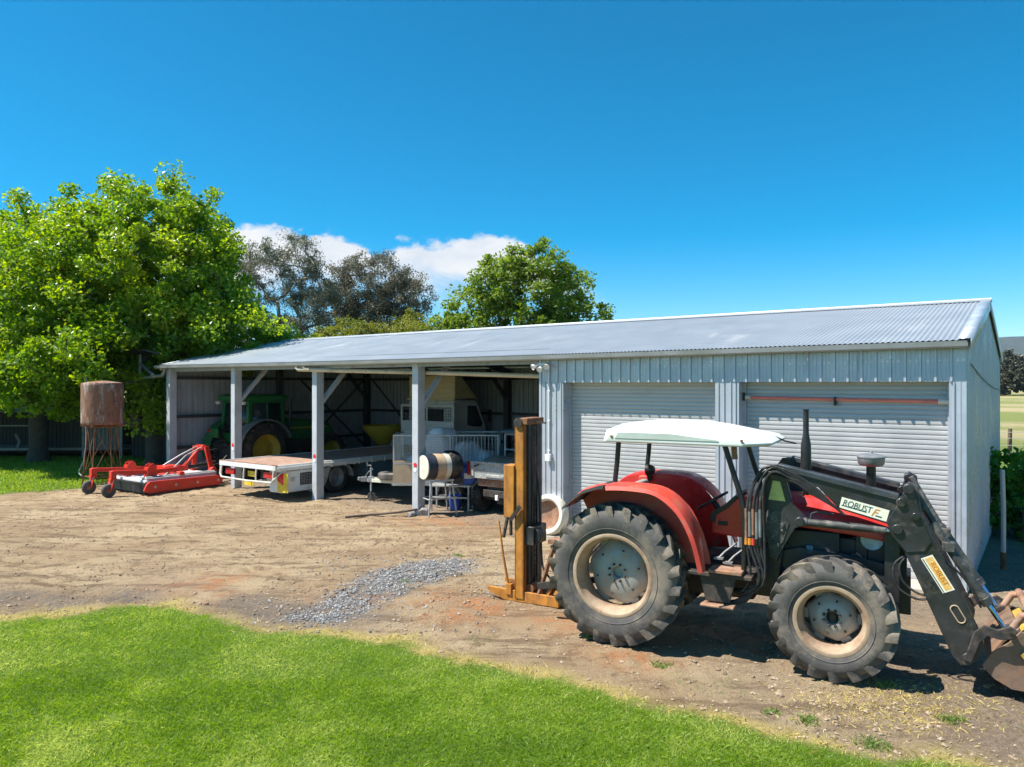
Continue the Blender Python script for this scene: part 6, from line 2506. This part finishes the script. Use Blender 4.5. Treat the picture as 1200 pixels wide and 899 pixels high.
# fresh green tree behind the middle of the roof
tree('roadside_tree', 'open crowned green tree rising behind the middle of the roof', (.7, 38.5),
     [(0, 0, 7.4, 2.6, 2.4, 2.6), (-2.7, 0, 6.3, 1.8, 1.8, 2.2), (2.7, 0, 6.6, 2.0, 1.9, 2.2), (.9, 0, 9.1, 1.7, 1.6, 1.5), (-1.4, 0, 8.4, 1.6, 1.5, 1.4), (3.9, 0, 5.2, 1.3, 1.4, 1.6), (-4.0, 0, 4.9, 1.5, 1.4, 1.9), (0, 0, 5.2, 3.4, 2.2, 1.8)],
     600, 64, .50, .19, MT['leaf_mid'], MT['bark'], .26, 2.4, aspect=.65)

# creeper by the gable
cr_ = thing('creeper_shrub', 'dense green leafy creeper growing beside the gable wall', 'shrub', (10.05, 14.6, 0), 0)
P, D = sample_lobes([(0, 0, 1.0, .75, .6, .85), (.9, .2, .95, .8, .7, .85), (-.35, .1, 1.35, .45, .4, .5), (1.6, .4, .7, .8, .7, .7), (.2, -.1, .5, .9, .6, .5)], 130)
P[:, 2] = np.maximum(P[:, 2], .1)
V, F, ci = leaf_cloud(P, D, 42, .22, .125, aspect=.85)
np_mesh('foliage', V, F, MT['leaf_vine'], cr_, np.clip(RNG.normal(.5, .2, len(F)) + .1 * D[ci, 2], 0, 1))
b = B()
for i in range(26):
    p = P[i * 4]
    b.tube([(p[0] * .3, p[1] * .3, -.02), (p[0] * .6, p[1] * .6 + .05, p[2] * .55), tuple(p)], [.014, .01, .006], 5)
b.obj('stems', MT['bark'], cr_)

# weeds on the dirt by the lawn
WEEDS = ((2.62, 6.55, .15, 150, 'feathery green weed in the dirt before the front wheel shadow'), (3.02, 6.15, .17, 190, 'largest pale green weed between the lawn and the front wheel'), (3.95, 6.62, .14, 130, 'low spreading green weed nearest the loader bucket'),
         (1.62, 7.92, .13, 120, 'small bright green weed between the two big wheels'), (3.72, 7.30, .12, 80, 'thin upright weed in the shade beside the front wheel'), (2.36, 6.72, .09, 60, 'tiny green weed at the lawn edge under the front wheel'),
         (.95, 8.75, .12, 90, 'tuft of green grass at the back of the rear wheel'), (-.95, 12.95, .13, 90, 'scrap of green grass at the far end of the gravel'), (-1.62, 11.15, .10, 70, 'small green sprout in the middle of the gravel'), (-.30, 11.0, .08, 50, 'flat green weed on bare dirt before the mast base'))
for i, (x_, y_, r_, n_, lb) in enumerate(WEEDS):
    a = RNG.uniform(0, 2 * pi, n_)
    rr_ = .72 * r_ * RNG.random(n_) ** .8
    px, py = x_ + np.cos(a) * rr_ * 1.3, y_ + np.sin(a) * rr_
    o = blades('weed', px, py, RNG.uniform(.02, .06, n_), .009, np.clip(RNG.normal(.5, .2, n_), 0, 1), MT['weed'], .8)
    o.data.transform(Matrix.Translation((-x_, -y_, 0)))
    o.location = (x_, y_, 0)
    tag(o, lb, 'weed', 'weeds growing on the dirt')
# dry straw patch by the bucket
n = 2600
px, py = RNG.normal(3.6, .5, n), RNG.normal(6.9, .30, n)
k = lawn_edge(px, py) < -.1
px, py = px[k], py[k]
g = blades('dry_straw', px, py, RNG.uniform(.008, .03, len(px)), .010, RNG.random(len(px)), MT['dry_blade'], 2.2)
tag(g, 'dry straw litter on the dirt in front of the loader bucket', None, None, 'stuff')

# ------------------------------------------------------------------ distance
def far_trees(name, label, x0, x1, y0, y1, n, hmin, hmax, leaf, per=26):
    V_, F_, T_ = [], [], []
    o = 0
    for i in range(n):
        x_, y_ = random.uniform(x0, x1), random.uniform(y0, y1)
        h = random.uniform(hmin, hmax)
        w_ = h * random.uniform(.28, .42)
        P, D = sample_lobes([(0, 0, h * .62, w_, w_, h * .38), (w_ * .5, 0, h * .4, w_ * .8, w_ * .8, h * .3), (-w_ * .5, 0, h * .35, w_ * .8, w_ * .8, h * .3)], 42)
        P[:, 2] = np.maximum(P[:, 2], .4)
        V, F, ci = leaf_cloud(P, D, per, h * .09, leaf, up=.4)
        V += np.array([x_, y_, 0])
        V_.append(V); F_.append(F + o); o += len(V)
        T_.append(np.clip(random.gauss(.5, .2) + RNG.normal(0, .16, len(F)), 0, 1))
    ob = np_mesh(name, np.concatenate(V_), np.concatenate(F_), MT['forest'], tint=np.concatenate(T_))
    tag(ob, label, None, None, 'stuff')


far_trees('treeline', 'grey green belt of trees across the far side of the paddock', 130, 330, 215, 262, 95, 9, 16.0, .9, 60)
far_trees('treeline', 'dark belt of trees far behind the poultry shed', -130, -20, 75, 110, 34, 6, 10, .5)

# wooded range beyond
b = B()
def hill(a, t):
    ridge = 188 + 45 * (float(fbm(np.array([a * .0016 + 3]), np.array([.5]), 201, 4)[0]) - .5) * 2 + 22 * sin(a * .0021)
    z_ = ridge * sin(t * pi / 2) ** 1.3
    z_ *= 1 + .16 * (float(fbm(np.array([a * .006]), np.array([t * 6]), 205, 4)[0]) - .5)
    return (a, 1500 + 1300 * t, z_ - 6)
b.grid(hill, list(np.linspace(-3200, 3600, 150)), list(np.linspace(0, 1, 26)))
mh, nt, N, L, p = new_mat('range')
geo = N.new('ShaderNodeNewGeometry')
nn_ = noise(nt, geo.outputs['Position'], .02, 9, .75)
c = mix(nt, ramp(nt, nn_, .35, .65), (.024, .038, .032), (.06, .075, .058))  # distance haze is partly put into this bluish tint
L.new(c, p.inputs['Base Color']); p.inputs['Roughness'].default_value = 1
hl = b.obj('hills', mh, smooth=60)
hl['kind'] = 'structure'
hl['label'] = 'wooded range of hills on the horizon'

# clear country air: one closed box of thin even haze round everything; the sky lies outside it
b = B()
b.bb(-4200, 4200, -4300, 5200, -8, 262)
hz = b.obj('haze', [], smooth=10)
hm = bpy.data.materials.new('haze')
hm.use_nodes = True
for n_ in list(hm.node_tree.nodes):
    hm.node_tree.nodes.remove(n_)
ho = hm.node_tree.nodes.new('ShaderNodeOutputMaterial')
pv = hm.node_tree.nodes.new('ShaderNodeVolumePrincipled')
pv.inputs['Color'].default_value = (.62, .78, 1.0, 1)
pv.inputs['Density'].default_value = .00007
pv.inputs['Anisotropy'].default_value = .2
hm.node_tree.links.new(pv.outputs[0], ho.inputs['Volume'])
hz.data.materials.append(hm)
hz['kind'] = 'stuff'
hz['label'] = 'thin clear air haze softening the distant hills'
